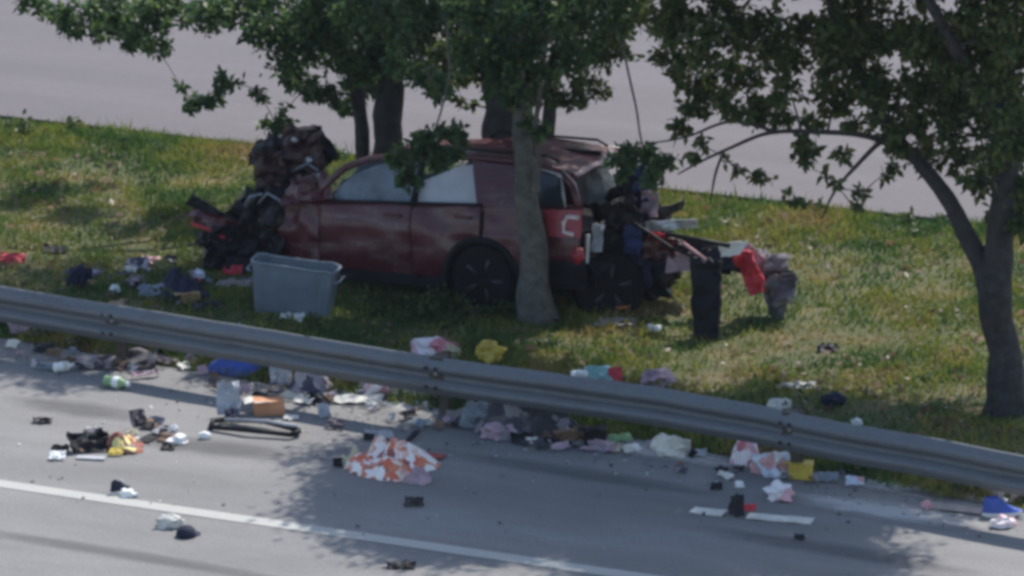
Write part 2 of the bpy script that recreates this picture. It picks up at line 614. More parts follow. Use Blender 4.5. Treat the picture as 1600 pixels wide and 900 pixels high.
XS = gp(690, 556, 0.70).x
for i in range(3):
    a = XS - 3.81 * (i + 1)
    o = rail_beam(a, a + 3.81 + (0.12 if i else 0.0), [(dy - 0.003 * i, z) for dy, z in corr(ZT, 2)], 'w_beam')
for i in range(4):
    a = XS + 3.81 * i
    o = rail_beam(a - (0.12 if i == 0 else 0.0), a + 3.81, [(dy - 0.004 - 0.003 * i, z) for dy, z in corr(ZT, 2)], 'w_beam')
for k in range(-2, 4):                                     # splice bolts where two beams lap
    for dx in (-0.1, 0.0):
        for zz in (ZT - 0.095, ZT - 0.285):
            xj = XS + 3.81 * k + dx
            adopt(MB().lathe([(0.018, 0), (0.018, 0.012), (0.009, 0.02)], 8, Matrix.Translation((xj, rail_y(xj) - 0.085, zz)) @ Matrix.Rotation(math.pi / 2, 4, 'X')).build('bolt', M_DARK), gr_root)
x = -9.9
while x < 15:
    y = rail_y(x)
    adopt(MB().box((x, y + 0.225, 0.28), (0.1, 0.015, 0.84)).box((x - 0.0, y + 0.16, 0.28), (0.1, 0.015, 0.84)).box((x, y + 0.193, 0.28), (0.012, 0.05, 0.84)).build('post', M_WOOD), gr_root)
    adopt(MB().box((x, y + 0.07, 0.53), (0.15, 0.16, 0.33)).build('blockout', M_WOOD), gr_root)
    for zz in (0.53,):
        adopt(MB().lathe([(0.016, 0), (0.016, 0.012), (0.008, 0.018)], 8, Matrix.Translation((x, y - 0.01, zz)) @ Matrix.Rotation(math.pi / 2, 4, 'X')).build('bolt', M_STEEL), gr_root)
    x += 3.81

# ------------------------------------------------------------------ trees
def leaf_mat(name, c1, c2, c3):
    m = bpy.data.materials.new(name)
    m.use_nodes = True
    t = m.node_tree
    b = t.nodes['Principled BSDF']
    b.inputs['Roughness'].default_value = 0.5
    g = t.nodes.new('ShaderNodeNewGeometry')
    r = t.nodes.new('ShaderNodeValToRGB')
    r.color_ramp.elements[0].color = (*c1, 1)
    r.color_ramp.elements[1].color = (*c3, 1)
    r.color_ramp.elements[1].position = 1
    e = r.color_ramp.elements.new(0.5)
    e.color = (*c2, 1)
    t.links.new(g.outputs['Random Per Island'], r.inputs['Fac'])
    t.links.new(r.outputs[0], b.inputs['Base Color'])
    tr = t.nodes.new('ShaderNodeBsdfTranslucent')
    mx = t.nodes.new('ShaderNodeMixShader')
    mx.inputs[0].default_value = 0.5
    t.links.new(r.outputs[0], tr.inputs['Color'])
    t.links.new(b.outputs[0], mx.inputs[1])
    t.links.new(tr.outputs[0], mx.inputs[2])
    t.links.new(mx.outputs[0], t.nodes['Material Output'].inputs['Surface'])
    return m


M_LEAF = leaf_mat('leaf_dark', (0.03, 0.07, 0.032), (0.055, 0.115, 0.042), (0.12, 0.18, 0.045))
M_LEAFO = leaf_mat('leaf_olive', (0.045, 0.08, 0.028), (0.085, 0.13, 0.036), (0.17, 0.17, 0.05))


def leaves(clumps, size):
    """clumps: (centre, radius, number). Diamond leaves, folded on the midrib, gathered on twig ends"""
    cs = []
    for c, r, n in clumps:
        k = max(4, int(n / 22))
        sub = rng.normal(size=(k, 3))
        sub /= np.linalg.norm(sub, axis=1)[:, None]
        sub *= (rng.random((k, 1)) ** 0.45) * r
        sub[:, 2] *= 0.75
        pick = rng.integers(0, k, n)
        p = sub[pick] + rng.normal(size=(n, 3)) * r * 0.17
        cs.append(p + np.array(c))
    P = np.concatenate(cs)
    n = len(P)
    a = rng.normal(size=(n, 3))
    a[:, 2] -= 0.5
    a /= np.linalg.norm(a, axis=1)[:, None]
    b = np.cross(a, rng.normal(size=(n, 3)))
    b /= np.linalg.norm(b, axis=1)[:, None]
    nn = np.cross(a, b)
    L = (size * (0.65 + 0.7 * rng.random(n)))[:, None]
    V = np.stack([P, P + a * L * 0.45 + b * L * 0.27 + nn * L * 0.08, P + a * L, P + a * L * 0.45 - b * L * 0.27 + nn * L * 0.08], 1).reshape(-1, 3)
    i = np.arange(n) * 4
    F = np.concatenate([np.stack([i, i + 1, i + 2], 1), np.stack([i, i + 2, i + 3], 1)])
    return V, F


def tree(label, base, stems, clumps, leafm, barkm, group, size=0.1, flare=1.35):
    root = thing('tree', label, 'tree', base, group=group)
    tb = MB()
    nodes = []
    for pts, rad in stems:
        # smooth the polyline and roughen it
        PP, RR = [], []
        for i in range(len(pts) - 1):
            m_ = 8
            p0, p1, p2, p3 = [Vector(pts[max(0, min(len(pts) - 1, i + k))]) for k in (-1, 0, 1, 2)]
            for s in range(m_):
                u = s / m_
                q = 0.5 * ((2 * p1) + (p2 - p0) * u + (2 * p0 - 5 * p1 + 4 * p2 - p3) * u * u + (3 * p1 - p0 - 3 * p2 + p3) * u ** 3)
                PP.append(q)
                RR.append(rad[i] * (1 - u) + rad[i + 1] * u)
        PP.append(Vector(pts[-1]))
        RR.append(rad[-1])
        PP = [p + Vector((nz(p.z * 2, p.x, 1), nz(p.z * 2, p.y, 9), 0)) * min(0.07, 0.02 + RR[i] * 0.4) * (1 if i > 2 else 0) for i, p in enumerate(PP)]
        tb.tube(PP, [r * (1 + 0.1 * nz(i * 0.6, r * 9)) for i, r in enumerate(RR)], 12)
        nodes += [(p, r) for p, r in zip(PP, RR) if p.z > 1.0]
    trunk = adopt(tb.build('trunk', barkm, smooth=True), root)
    lb, extra = MB(), []
    clumps = sorted(clumps, key=lambda k: min((q[0] - Vector(k[0])).length for q in nodes))
    for ci, (c, r, n) in enumerate(clumps):
        c = Vector(c)
        q = min(nodes, key=lambda a: (a[0] - c).length + max(0, a[0].z - c.z) * 0.8 - a[1] * 2)
        d = c - q[0]
        r0 = min(q[1] * 0.6, 0.014 + 0.009 * d.length)
        mid1 = q[0] + d * 0.35 + Vector((nz(ci, 1), nz(ci, 2), nz(ci, 3) + 0.25)) * d.length * 0.16
        mid2 = q[0] + d * 0.7 + Vector((nz(ci, 4), nz(ci, 5), nz(ci, 6) + 0.15)) * d.length * 0.14
        lb.tube([q[0], mid1, mid2, c], [r0, r0 * 0.75, r0 * 0.5, 0.006], 6)
        nodes += [(mid1, r0 * 0.8), (mid2, r0 * 0.65), (c, 0.012)]
        er = min(0.13 + 0.1 * min(1, d.length), r * 0.9)
        extra.append((mid2, er, int((30 + 26 * min(2, d.length)) * min(1, er / 0.16))))
        if d.length > 0.8 and r > 0.16:
            extra.append((mid1, 0.16, 34))
        for k in range(4):
            e = c + Vector((random.uniform(-1, 1), random.uniform(-1, 1), random.uniform(-0.8, 0.7))) * r
            lb.tube([mid2 * 0.4 + c * 0.6, (c + e) / 2 + Vector((0, 0, 0.04)), e], [r0 * 0.4, 0.007, 0.003], 5)
    adopt(stuff(lb.build('branches', barkm, smooth=True)), root)
    V, F = leaves(clumps + extra, size)
    adopt(stuff(mesh_obj('crown', V, F, leafm)), root)
    return root


def px_clumps(lst, Y, dens=1.0):
    out = []
    for (x, y, r, *k) in lst:
        yy = Y + (k[0] if k else random.uniform(-0.7, 0.7))
        c = at(x, y, yy)
        if y < -20 and in_sun(c):
            continue
        rr = S(c, r)
        out.append((c, rr, max(14, int(dens * 3500 * rr ** 1.9))))
    return out


SUN_OFF = (Vector((0, 0, 0)), RV * 0.3, RV * -0.3, FH * 0.45, FH * -0.45)


def shade_a(x, y):
    return x < 430 and 470 < y < 600


def shade_b(x, y):
    return (540 + 0.8 * (760 - y) < x < 1560 and 690 < y < 910) or (980 < x < 1620 and 600 + 0.166 * (x - 980) < y < 760)


def shade_c(x, y):
    return 300 < x < 1000 and 400 < y < 560 + 0.166 * (x - 480)


def shade_d(x, y):
    return 1130 < x < 1640 and 612 + 0.1 * (x - 1130) < y < 760


def dome(c, R, h, n, dens=1.0, zmin=4.4, zone=None):  # unseen upper crown, added and shaped by where its shadows fall
    out = []
    while len(out) < n:
        v = Vector((random.uniform(-1, 1), random.uniform(-1, 1), random.uniform(-0.6, 1)))
        if not 0.35 < v.length < 1:
            continue
        p = Vector(c) + Vector((v.x * R, v.y * R, v.z * h))
        if p.z < zmin or (any(in_sun(p + o_) for o_ in SUN_OFF)):
            continue
        if zone and not zone(*to_px(p - to_sun * (p.z / to_sun.z))):  # extra unseen clumps, added only to shade this zone of ground
            continue
        rr = random.uniform(0.45, 0.75)
        out.append((p, rr, int(dens * (2000 if zone else 1300) * rr ** 2)))
    return out


TREES = 'trees on the grassy median'
# left pair of stems behind the wreck
b1 = gp(596, 322)
Y1 = b1.y
s1 = [([b1, at(606, 230, Y1), at(608, 150, Y1), at(600, 40, Y1), at(580, -120, Y1), at(560, -420, Y1)], [0.21, 0.175, 0.165, 0.15, 0.12, 0.05]),
      ([gp(570, 318), at(567, 230, Y1), at(560, 160, Y1), at(530, 60, Y1), at(470, -60, Y1), at(380, -260, Y1)], [0.1, 0.085, 0.08, 0.075, 0.06, 0.03]),
      ([at(606, 110, Y1), at(540, 20, Y1 - 0.3), at(400, -70, Y1 - 0.7), at(220, -130, Y1 - 1)], [0.1, 0.08, 0.06, 0.03]),
      ([at(603, 70, Y1), at(660, -30, Y1 - 0.3), at(740, -160, Y1 - 0.5)], [0.1, 0.08, 0.04])]
c1 = px_clumps([(50, 5, 30), (120, 28, 42), (165, 40, 40), (225, 30, 48), (175, 5, 45), (270, 5, 45), (330, 20, 40), (385, 5, 45), (420, 45, 40),
                (440, 20, 55), (470, 70, 55), (500, 25, 60), (455, 115, 30), (545, 60, 60), (560, 105, 40), (500, 150, 28), (475, 140, 26), (540, 160, 22),
                (600, 25, 60), (630, 75, 50), (580, 130, 28), (318, 158, 22), (300, 165, 14), (432, 195, 26), (400, 140, 12), (350, 128, 16), (660, 20, 55), (240, 70, 26), (205, 62, 22),
                (430, -30, 60), (300, -50, 60), (180, -45, 60), (80, -40, 50), (540, -40, 70), (640, -50, 70)], Y1, 1.0)
c1 += dome(at(450, -330, Y1), 3.0, 1.9, 46) + dome(at(470, -300, Y1 - 0.8), 3.6, 2.0, 40, 1.0, 4.4, shade_a)
tree('dark twin-stemmed tree rising behind the front half of the wreck, left of the others', b1, s1, c1, M_LEAF, M_BARK, TREES)

# broad trunk behind the rear half of the wreck
b2 = gp(800, 345)
Y2 = b2.y
s2 = [([b2, at(794, 235, Y2), at(790, 150, Y2), at(792, 60, Y2), at(800, -60, Y2), at(810, -380, Y2)], [0.36, 0.3, 0.28, 0.26, 0.2, 0.06]),
      ([gp(862, 350), at(858, 240, Y2), at(856, 170, Y2), at(880, 60, Y2), at(930, -80, Y2), at(990, -260, Y2)], [0.1, 0.085, 0.08, 0.075, 0.06, 0.03]),
      ([at(790, 90, Y2), at(730, 0, Y2 - 0.4), at(650, -100, Y2 - 0.8)], [0.14, 0.1, 0.05]),
      ([at(792, 70, Y2), at(850, -20, Y2 - 0.4), at(930, -140, Y2 - 0.8)], [0.13, 0.1, 0.05])]
c2 = px_clumps([(690, 70, 50), (700, 110, 32), (740, 40, 55), (750, 95, 42), (800, 60, 55), (830, 110, 40), (860, 50, 50), (885, 100, 42), (900, 40, 55),
                (925, 130, 30), (940, 80, 40), (965, 50, 40), (800, 10, 60), (720, 0, 55), (900, -10, 60), (840, 150, 22), (720, 160, 12), (1000, 20, 45), (905, 160, 18),
                (880, 150, 20), (780, -50, 70), (880, -60, 70), (980, -50, 60)], Y2, 0.85)
c2 += dome(at(810, -340, Y2), 2.8, 2.0, 48)
tree('thick dark trunk behind the rear window of the wreck, the broadest tree', b2, s2, c2, M_LEAFO, M_BARK, TREES)

# grey trunk standing against the near side of the wreck
b3 = gp(843, 503)
Y3 = b3.y
s3 = [([b3 - Vector((0, 0, 0.1)), at(838, 440, Y3), at(829, 350, Y3), at(822, 285, Y3), at(812, 190, Y3), at(806, 80, Y3), at(800, -60, Y3), at(800, -360, Y3)],
       [0.25, 0.17, 0.135, 0.118, 0.09, 0.08, 0.07, 0.03]),
      ([at(836, 300, Y3 - 0.06), at(840, 240, Y3 - 0.1), at(836, 200, Y3 - 0.12), at(846, 120, Y3 - 0.2), at(860, 30, Y3 - 0.2), at(890, -100, Y3 - 0.2)], [0.05, 0.032, 0.028, 0.025, 0.022, 0.015]),
      ([at(812, 180, Y3), at(740, 60, Y3 - 0.4), at(640, -60, Y3 - 0.7)], [0.05, 0.035, 0.02]),
      ([at(808, 110, Y3), at(900, 0, Y3 - 0.5), at(1010, -120, Y3 - 0.8)], [0.05, 0.035, 0.02]),
      ([at(700, 10, Y3 - 0.5), at(700, 120, Y3 - 0.7), at(680, 200, Y3 - 0.75), at(640, 270, Y3 - 0.8)], [0.016, 0.012, 0.01, 0.006]),
      ([at(935, -40, Y3 - 0.6), at(985, 120, Y3 - 0.6), at(1005, 225, Y3 - 0.5), at(1030, 262, Y3 - 0.5)], [0.016, 0.012, 0.01, 0.006])]
c3 = px_clumps([(620, 255, 28, -0.8), (645, 235, 30, -0.8), (675, 235, 32, -0.8), (705, 212, 28, -0.7), (640, 275, 22, -0.8), (690, 260, 20, -0.8), (722, 235, 18, -0.7), (660, 215, 20, -0.8),
                (840, 200, 16, -0.1), (826, 188, 11, -0.1), (970, 245, 24, -0.5), (1005, 235, 24, -0.5), (1035, 250, 26, -0.5), (1020, 275, 18, -0.5), (975, 270, 14, -0.5),
                (640, 100, 40), (680, 130, 26), (760, 20, 45), (860, 20, 45), (720, 80, 35), (800, 100, 28), (905, 85, 30), (812, 150, 24, -0.4), (800, 110, 32, -0.5), (822, 70, 32, -0.5), (800, 30, 36, -0.5), (770, 70, 30, -0.5), (850, 120, 22, -0.5), (840, 25, 34, -0.5), (775, 130, 22, -0.5), (745, 60, 26, -0.7), (710, 20, 30, -0.8), (880, 30, 30, -0.7), (620, 40, 45), (560, 10, 45), (950, 20, 45)], Y3, 1.0)
c3 += dome(at(790, -330, Y3 - 0.6), 3.0, 1.7, 44) + dome(at(860, -330, Y3 - 0.6), 3.2, 1.9, 26, 1.0, 4.4, shade_c)
tree('grey tree trunk standing against the near side of the wreck, one edge lit', b3, s3, c3, M_LEAF, M_BARKG, TREES)

# right-hand tree by the rail
b4 = gp(1572, 648)
Y4 = b4.y
s4 = [([b4 - Vector((0, 0, 0.1)), at(1566, 560, Y4), at(1556, 450, Y4), at(1562, 360, Y4), at(1572, 280, Y4), at(1570, 160, Y4), at(1560, 0, Y4), at(1540, -380, Y4)],
       [0.25, 0.168, 0.165, 0.14, 0.135, 0.13, 0.11, 0.04]),
      ([at(1552, 470, Y4), at(1528, 400, Y4), at(1490, 325, Y4), at(1440, 262, Y4 + 0.1), at(1395, 205, Y4 + 0.1), at(1340, 110, Y4 + 0.2), at(1290, -20, Y4 + 0.2), at(1240, -240, Y4 + 0.2)],
       [0.12, 0.1, 0.085, 0.07, 0.062, 0.055, 0.045, 0.02]),
      ([at(1425, 245, Y4 + 0.1), at(1360, 214, Y4 + 0.1), at(1285, 207, Y4 + 0.1), at(1200, 208, Y4 + 0.1), at(1130, 236, Y4 + 0.1), at(1060, 272, Y4 + 0.1)], [0.04, 0.03, 0.025, 0.021, 0.016, 0.008]),
      ([at(1130, 238, Y4 + 0.1), at(1116, 280, Y4 + 0.1), at(1108, 320, Y4 + 0.1)], [0.016, 0.013, 0.006]),
      ([at(1375, 222, Y4 + 0.1), at(1340, 255, Y4), at(1310, 290, Y4), at(1284, 340, Y4)], [0.028, 0.021, 0.015, 0.008]),
      ([at(1215, 207, Y4 + 0.1), at(1140, 190, Y4), at(1070, 215, Y4), at(1010, 225, Y4)], [0.022, 0.016, 0.011, 0.006]),
      ([at(1568, 200, Y4), at(1500, 90, Y4 - 0.5), at(1420, -60, Y4 - 0.9)], [0.09, 0.07, 0.03]),
      ([at(1564, 120, Y4), at(1640, 0, Y4 + 0.5), at(1720, -160, Y4 + 0.8)], [0.09, 0.07, 0.03])]
c4 = px_clumps([(1040, 40, 40), (1060, 90, 40), (1110, 60, 55), (1095, 130, 40), (1150, 30, 50), (1165, 110, 45), (1185, 165, 36), (1140, 165, 28), (1215, 60, 50), (1230, 130, 30),
                (1280, 40, 50), (1300, 100, 50), (1305, 155, 40), (1340, 60, 50), (1370, 130, 50), (1400, 60, 55), (1420, 190, 40), (1450, 130, 55), (1470, 60, 60), (1480, 210, 40),
                (1500, 150, 60), (1530, 70, 65), (1560, 170, 60), (1590, 90, 60), (1590, 230, 45), (1590, 300, 38), (1560, 330, 24), (1540, 250, 30), (1445, 245, 30), (1400, 235, 22), (1090, 165, 24),
                (1192, 280, 13), (1262, 245, 18), (1255, 225, 22), (1288, 272, 9), (1230, 300, 8), (1312, 240, 12), (1150, 262, 9), (1240, 315, 7), (1350, 300, 8), (1395, 262, 14), (1335, 325, 7),
                (1080, 245, 9), (1100, 228, 10), (1060, 195, 18), (1595, 350, 25), (1560, 60, 45, -0.6), (1540, 130, 40, -0.6), (1580, 180, 34, -0.5), (1560, 230, 26, -0.5), (1440, 60, 42, -0.6), (1480, 110, 40, -0.6), (1350, 140, 34, -0.3), (1395, 180, 30, -0.3), (1310, 60, 40, -0.4), (1500, 20, 42, -0.6), (1595, 20, 42, -0.6), (1220, 180, 22), (1270, 190, 18), (1330, 195, 14),
                (1100, -40, 60), (1200, -50, 65), (1320, -50, 65), (1440, -50, 65), (1560, -40, 65), (1580, 265, 40), (1530, 290, 26), (1500, 250, 26), (1590, 330, 30), (1240, 90, 34), (1350, 20, 45), (1060, 20, 40)], Y4, 0.95)
c4 += dome(at(1400, -300, Y4), 3.2, 1.8, 50, 1.0, 4.2) + dome(at(1380, -300, Y4 - 0.6), 4.4, 2.2, 135, 1.0, 4.2, shade_b) + dome(at(1640, -300, Y4 + 1.0), 3.4, 2.0, 44, 1.0, 3.6, shade_d)
tree('forked dark tree beside the guardrail at the right, long limb reaching left', b4, s4, c4, M_LEAFO, M_BARK, TREES)

# ------------------------------------------------------------------ grass and litter on the median
def density(x, y):
    d = 0.62 + 0.9 * nz(x, y, 0, 0.5) + 0.6 * nz(x, y, 5, 1.5)
    d = max(d, 0.34)
    if y > 3.0:
        d += 0.35
    if y < rail_y(x) + 1.1:
        d += 0.45
    return d


pts = []
N = 150000
gx = rng.uniform(-13.0, 10.0, N * 3)
gy = rng.uniform(-6.6, Y_FAR + 0.05, N * 3)
dd = rng.random(N * 3)
for x, y, q in zip(gx, gy, dd):
    if len(pts) >= N:
        break
    if y < rail_y(x) + 0.44 + 0.1 * nz(x * 3, 2):
        continue
    if q < density(x, y):
        pts.append((x, y, height(x, y)))
P = np.array(pts)
n = len(P)
ang = rng.uniform(0, 2 * math.pi, n)
tall = np.array([0.6 + 0.5 * nz(p[0], p[1], 8, 0.9) + (0.45 if p[1] < rail_y(p[0]) + 1.0 else 0) + (0.2 if p[1] > 3.2 else 0) for p in pts])
H = (0.035 + 0.075 * rng.random(n)) * np.clip(tall, 0.3, 1.5) * 1.3 * np.where(rng.random(n) < 0.03, 1.9, 1.0)
wd = 0.008 + 0.012 * rng.random(n)
lean = rng.normal(size=(n, 2)) * 0.5
a = np.stack([np.cos(ang), np.sin(ang), np.zeros(n)], 1) * wd[:, None]
top = P + np.stack([lean[:, 0] * H, lean[:, 1] * H, H], 1)
V = np.stack([P - a - [0, 0, 0.01], P + a - [0, 0, 0.01], top], 1).reshape(-1, 3)
F = np.arange(n * 3).reshape(-1, 3)
mg = bpy.data.materials.new('grass_blades')
mg.use_nodes = True
t = mg.node_tree
b = t.nodes['Principled BSDF']
b.inputs['Roughness'].default_value = 0.7
tc = t.nodes.new('ShaderNodeTexCoord')
n1 = t.nodes.new('ShaderNodeTexNoise')
n1.inputs['Scale'].default_value = 0.8
n1.inputs['Detail'].default_value = 5
t.links.new(tc.outputs['Object'], n1.inputs['Vector'])
g = t.nodes.new('ShaderNodeNewGeometry')
ad = t.nodes.new('ShaderNodeMath')
ad.operation = 'MULTIPLY_ADD'
ad.inputs[1].default_value = 0.36
t.links.new(g.outputs['Random Per Island'], ad.inputs[0])
su = t.nodes.new('ShaderNodeMath')
su.operation = 'MULTIPLY_ADD'
su.inputs[1].default_value = 2.0
su.inputs[2].default_value = -0.72
t.links.new(n1.outputs['Fac'], su.inputs[0])
t.links.new(su.outputs[0], ad.inputs[2])
r = t.nodes.new('ShaderNodeValToRGB')
for i, (pos, c) in enumerate([(0.2, (0.04, 0.105, 0.026)), (0.42, (0.12, 0.18, 0.03)), (0.6, (0.24, 0.24, 0.036)), (0.82, (0.28, 0.2, 0.085))]):
    e = r.color_ramp.elements[i] if i < 2 else r.color_ramp.elements.new(pos)
    e.position = pos
    e.color = (*c, 1)
t.links.new(ad.outputs[0], r.inputs['Fac'])
t.links.new(r.outputs[0], b.inputs['Base Color'])
tr = t.nodes.new('ShaderNodeBsdfTranslucent')
mx = t.nodes.new('ShaderNodeMixShader')
mx.inputs[0].default_value = 0.35
t.links.new(r.outputs[0], tr.inputs['Color'])
t.links.new(b.outputs[0], mx.inputs[1])
t.links.new(tr.outputs[0], mx.inputs[2])
t.links.new(mx.outputs[0], t.nodes['Material Output'].inputs['Surface'])
grass = stuff(mesh_obj('grass', V, F, mg), 'patchy green and straw coloured grass covering the median', 'grass')

# taller weeds in clumps along the back of the rail and round the trunks
wc = []
for i in range(150):
    if i < 105:
        x = rng.uniform(-7, 9)
        c = (x, rail_y(x) + 0.55 + abs(rng.normal()) * 0.75)
    elif i < 125:
        q = gp(rng.uniform(560, 900), rng.uniform(470, 515))
        c = (q.x, q.y)
    else:
        c = (rng.uniform(-11, 6), Y_FAR - 0.15 - abs(rng.normal()) * 0.5)
    wc.append(((c[0], c[1], height(*c) + 0.07), rng.uniform(0.1, 0.24), int(rng.integers(25, 70))))
V, F = leaves(wc, 0.075)
V[:, 2] = np.maximum(V[:, 2], 0.01)
stuff(mesh_obj('weeds', V, F, leaf_mat('weed_leaf', (0.03, 0.06, 0.022), (0.06, 0.1, 0.03), (0.13, 0.14, 0.045))), 'leafy green weeds along the rail and the road edges', 'weeds')

# fallen leaves, uncountable
n = 8500
x = rng.uniform(-12, 9, n)
y = rng.uniform(-5.3, 4.6, n)
keep = np.array([yy > rail_y(xx_) + 0.35 and nz(xx_, yy, 2, 0.6) + 0.3 > rng.random() * 0.9 for xx_, yy in zip(x, y)])
x, y = x[keep], y[keep]
n = len(x)
P = np.stack([x, y, np.array([height(a_, b_) for a_, b_ in zip(x, y)]) + 0.025 + 0.03 * rng.random(n)], 1)
a = rng.normal(size=(n, 3)) * [1, 1, 0.4]
a /= np.linalg.norm(a, axis=1)[:, None]
b_ = np.cross(a, rng.normal(size=(n, 3)) * [0.4, 0.4, 1])
b_ /= np.linalg.norm(b_, axis=1)[:, None]
L = (0.03 + 0.04 * rng.random(n))[:, None]
V = np.stack([P - a * L, P + b_ * L * 0.5, P + a * L, P - b_ * L * 0.5], 1).reshape(-1, 3)
ml = leaf_mat('dry_leaf', (0.09, 0.05, 0.03), (0.17, 0.1, 0.06), (0.27, 0.19, 0.13))
stuff(mesh_obj('fallen_leaves', V, np.arange(n * 4).reshape(-1, 4), ml), 'dry brown leaves fallen over the median grass', 'leaves')

# ------------------------------------------------------------------ the wrecked vehicle
# local frame: x towards the tail, y away from the camera side, z up; origin under the rear axle
SUV = thing('wrecked_suv', 'wrecked maroon sport utility vehicle with crushed front and torn open rear behind the grey trunk', 'car',
            (0.16, 0.02, -0.1), (RAD(-3.0), RAD(-2.6), RAD(-2.9)))
M_PANE = mat('tinted_pane', (0.12, 0.15, 0.19), 0.12, 0.2, 3)
M_PANE.node_tree.nodes['Principled BSDF'].inputs['Alpha'].default_value = 0.15
M_BONNET = mat('dark_bonnet', (0.05, 0.014, 0.018), 0.5, 0.3, 5, col2=(0.09, 0.05, 0.045), mask=0.6)  # darker, browner maroon than the side panels
M_PINKL = mat('lamp_plastic', (0.7, 0.55, 0.56), 0.3)
M_QPANE = mat('dark_pane', (0.02, 0.026, 0.035), 0.1, 0.2, 3)


def ptsf(p, smooth=True):
    xs_ = [a for a, _ in p]
    ys_ = [b for _, b in p]
    return lambda x: float(np.interp(x, xs_, ys_))


prof = ptsf([(0.25, 0.90), (0.36, 0.955), (0.5, 0.985), (0.7, 1.0), (0.86, 1.0), (0.9, 0.985), (1.0, 0.965), (1.1, 0.94), (1.25, 0.9)])
belt = lambda x: 1.085 + 0.045 * (x + 1.95)
ARC = 0.47


def zlow(x):
    z = 0.34
    if abs(x) < ARC:
        z = max(z, 0.36 + math.sqrt(ARC * ARC - x * x))
    return z


def panel(name, x0, x1, m=M_RED, side=-1, dent=0.012, seed=0, n=(26, 16), hi=belt, lo=zlow, off=0.0, parent=SUV, push=None):
    V, Fq = [], []
    nu, nv = n
    for layer in (0, 1):
        for j in range(nv + 1):
            for i in range(nu + 1):
                x = x0 + (x1 - x0) * i / nu
                a, b = lo(x), hi(x)
                z = a + (b - a) * j / nv
                q = noise.noise(Vector((x * 2.2 + seed, z * 2.6, seed))) + 0.4 * noise.noise(Vector((x * 6 + seed, z * 6, seed)))
                y = prof(z) + off + dent * q - layer * 0.03
                if j == nv:
                    y -= 0.01
                if push:
                    dx, dy, dz = push(x, z)
                    V.append((x + dx, side * (y + dy), z + dz))
                else:
                    V.append((x, side * y, z))
    w = nu + 1
    k = w * (nv + 1)
    for j in range(nv):
        for i in range(nu):
            q = (j * w + i, j * w + i + 1, (j + 1) * w + i + 1, (j + 1) * w + i)
            Fq.append(q if side < 0 else q[::-1])
            Fq.append(tuple(a + k for a in (q[::-1] if side < 0 else q)))
    rim = [i for i in range(w)] + [j * w + nu for j in range(1, nv + 1)] + [nv * w + i for i in range(nu - 1, -1, -1)] + [j * w for j in range(nv - 1, 0, -1)]
    for i in range(len(rim)):
        a, b = rim[i], rim[(i + 1) % len(rim)]
        Fq.append((b, a, a + k, b + k))
    return mesh_obj(name, V, Fq, m, parent, True)


def glass(name, poly, m, inset=0.0, parent=SUV, bow=0.0):
    V = []
    for th in (0, 0.008):
        for x, z in poly:
            V.append((x, -(0.94 - (z - 1.1) / 0.55 * 0.24) + inset + th, z))
    k = len(poly)
    Fq = [tuple(range(k)), tuple(range(k, 2 * k))[::-1]] + [(i, i + k, (i + 1) % k + k, (i + 1) % k) for i in range(k)]
    return mesh_obj(name, V, Fq, m, parent)


crush = lambda x, z: (0.05 * nz(z * 6, 1) * max(0, -x - 2.0) * 3, -0.25 * max(0, -x - 2.1) + 0.06 * nz(x * 5, z * 5), 0.1 * nz(x * 4, z * 4, 3) * max(0, -x - 2))
panel('fender', -2.52, -1.985, dent=0.05, seed=3, push=crush)
for (x0, x1, sd, hx) in ((-1.97, -0.865, 5, -1.02), (-0.85, -0.02, 9, -0.16)):
    dr = panel('door', x0, x1, seed=sd, dent=0.038)
    hz = belt(hx) - 0.13
    MB().box((hx - 0.06, -prof(hz) - 0.028, hz), (0.2, 0.022, 0.03)).box((hx + 0.03, -prof(hz) - 0.012, hz), (0.02, 0.03, 0.03)).box((hx - 0.15, -prof(hz) - 0.012, hz), (0.02, 0.03, 0.03)).build('handle', M_RED, dr)
    MB().box(((x0 + x1) / 2, -0.935, belt((x0 + x1) / 2) + 0.004), (x1 - x0, 0.03, 0.022), (0, RAD(-2.6), 0)).build('belt_moulding', M_BLACK, dr)
panel('quarter_panel', 0.0, 1.13, seed=12, dent=0.035, n=(34, 16), push=lambda x, z: (0.0, -0.12 * max(0, x - 0.55), 0))
# far side, one long crushed panel
panel('far_side_panel', -2.3, 1.1, side=1, dent=0.05, seed=20, n=(40, 12))
# black cladding: rocker and wheel arch lip
MB().box((-1.2, -0.925, 0.305), (1.5, 0.08, 0.12)).build('rocker_cladding', M_BLACK, SUV)
arch = []
for i in range(17):
    t_ = math.pi * i / 16
    arch.append((-math.cos(t_) * (ARC - 0.015), -0.985, 0.355 + math.sin(t_) * (ARC - 0.015)))
MB().tube(arch, 0.042, 8).build('wheel_arch', M_BLACK, SUV)
MB().box((-0.55, 0, 0.62), (2.9, 1.66, 0.5)).build('cabin_floor', M_BLACK, SUV)
# wheel well lining
MB().lathe([(0.44, 0.0), (0.44, 0.5)], 20, Matrix.Translation((0, -0.9, 0.4)) @ Matrix.Rotation(-math.pi / 2, 4, 'X')).build('wheel_well', M_BLACK, SUV)

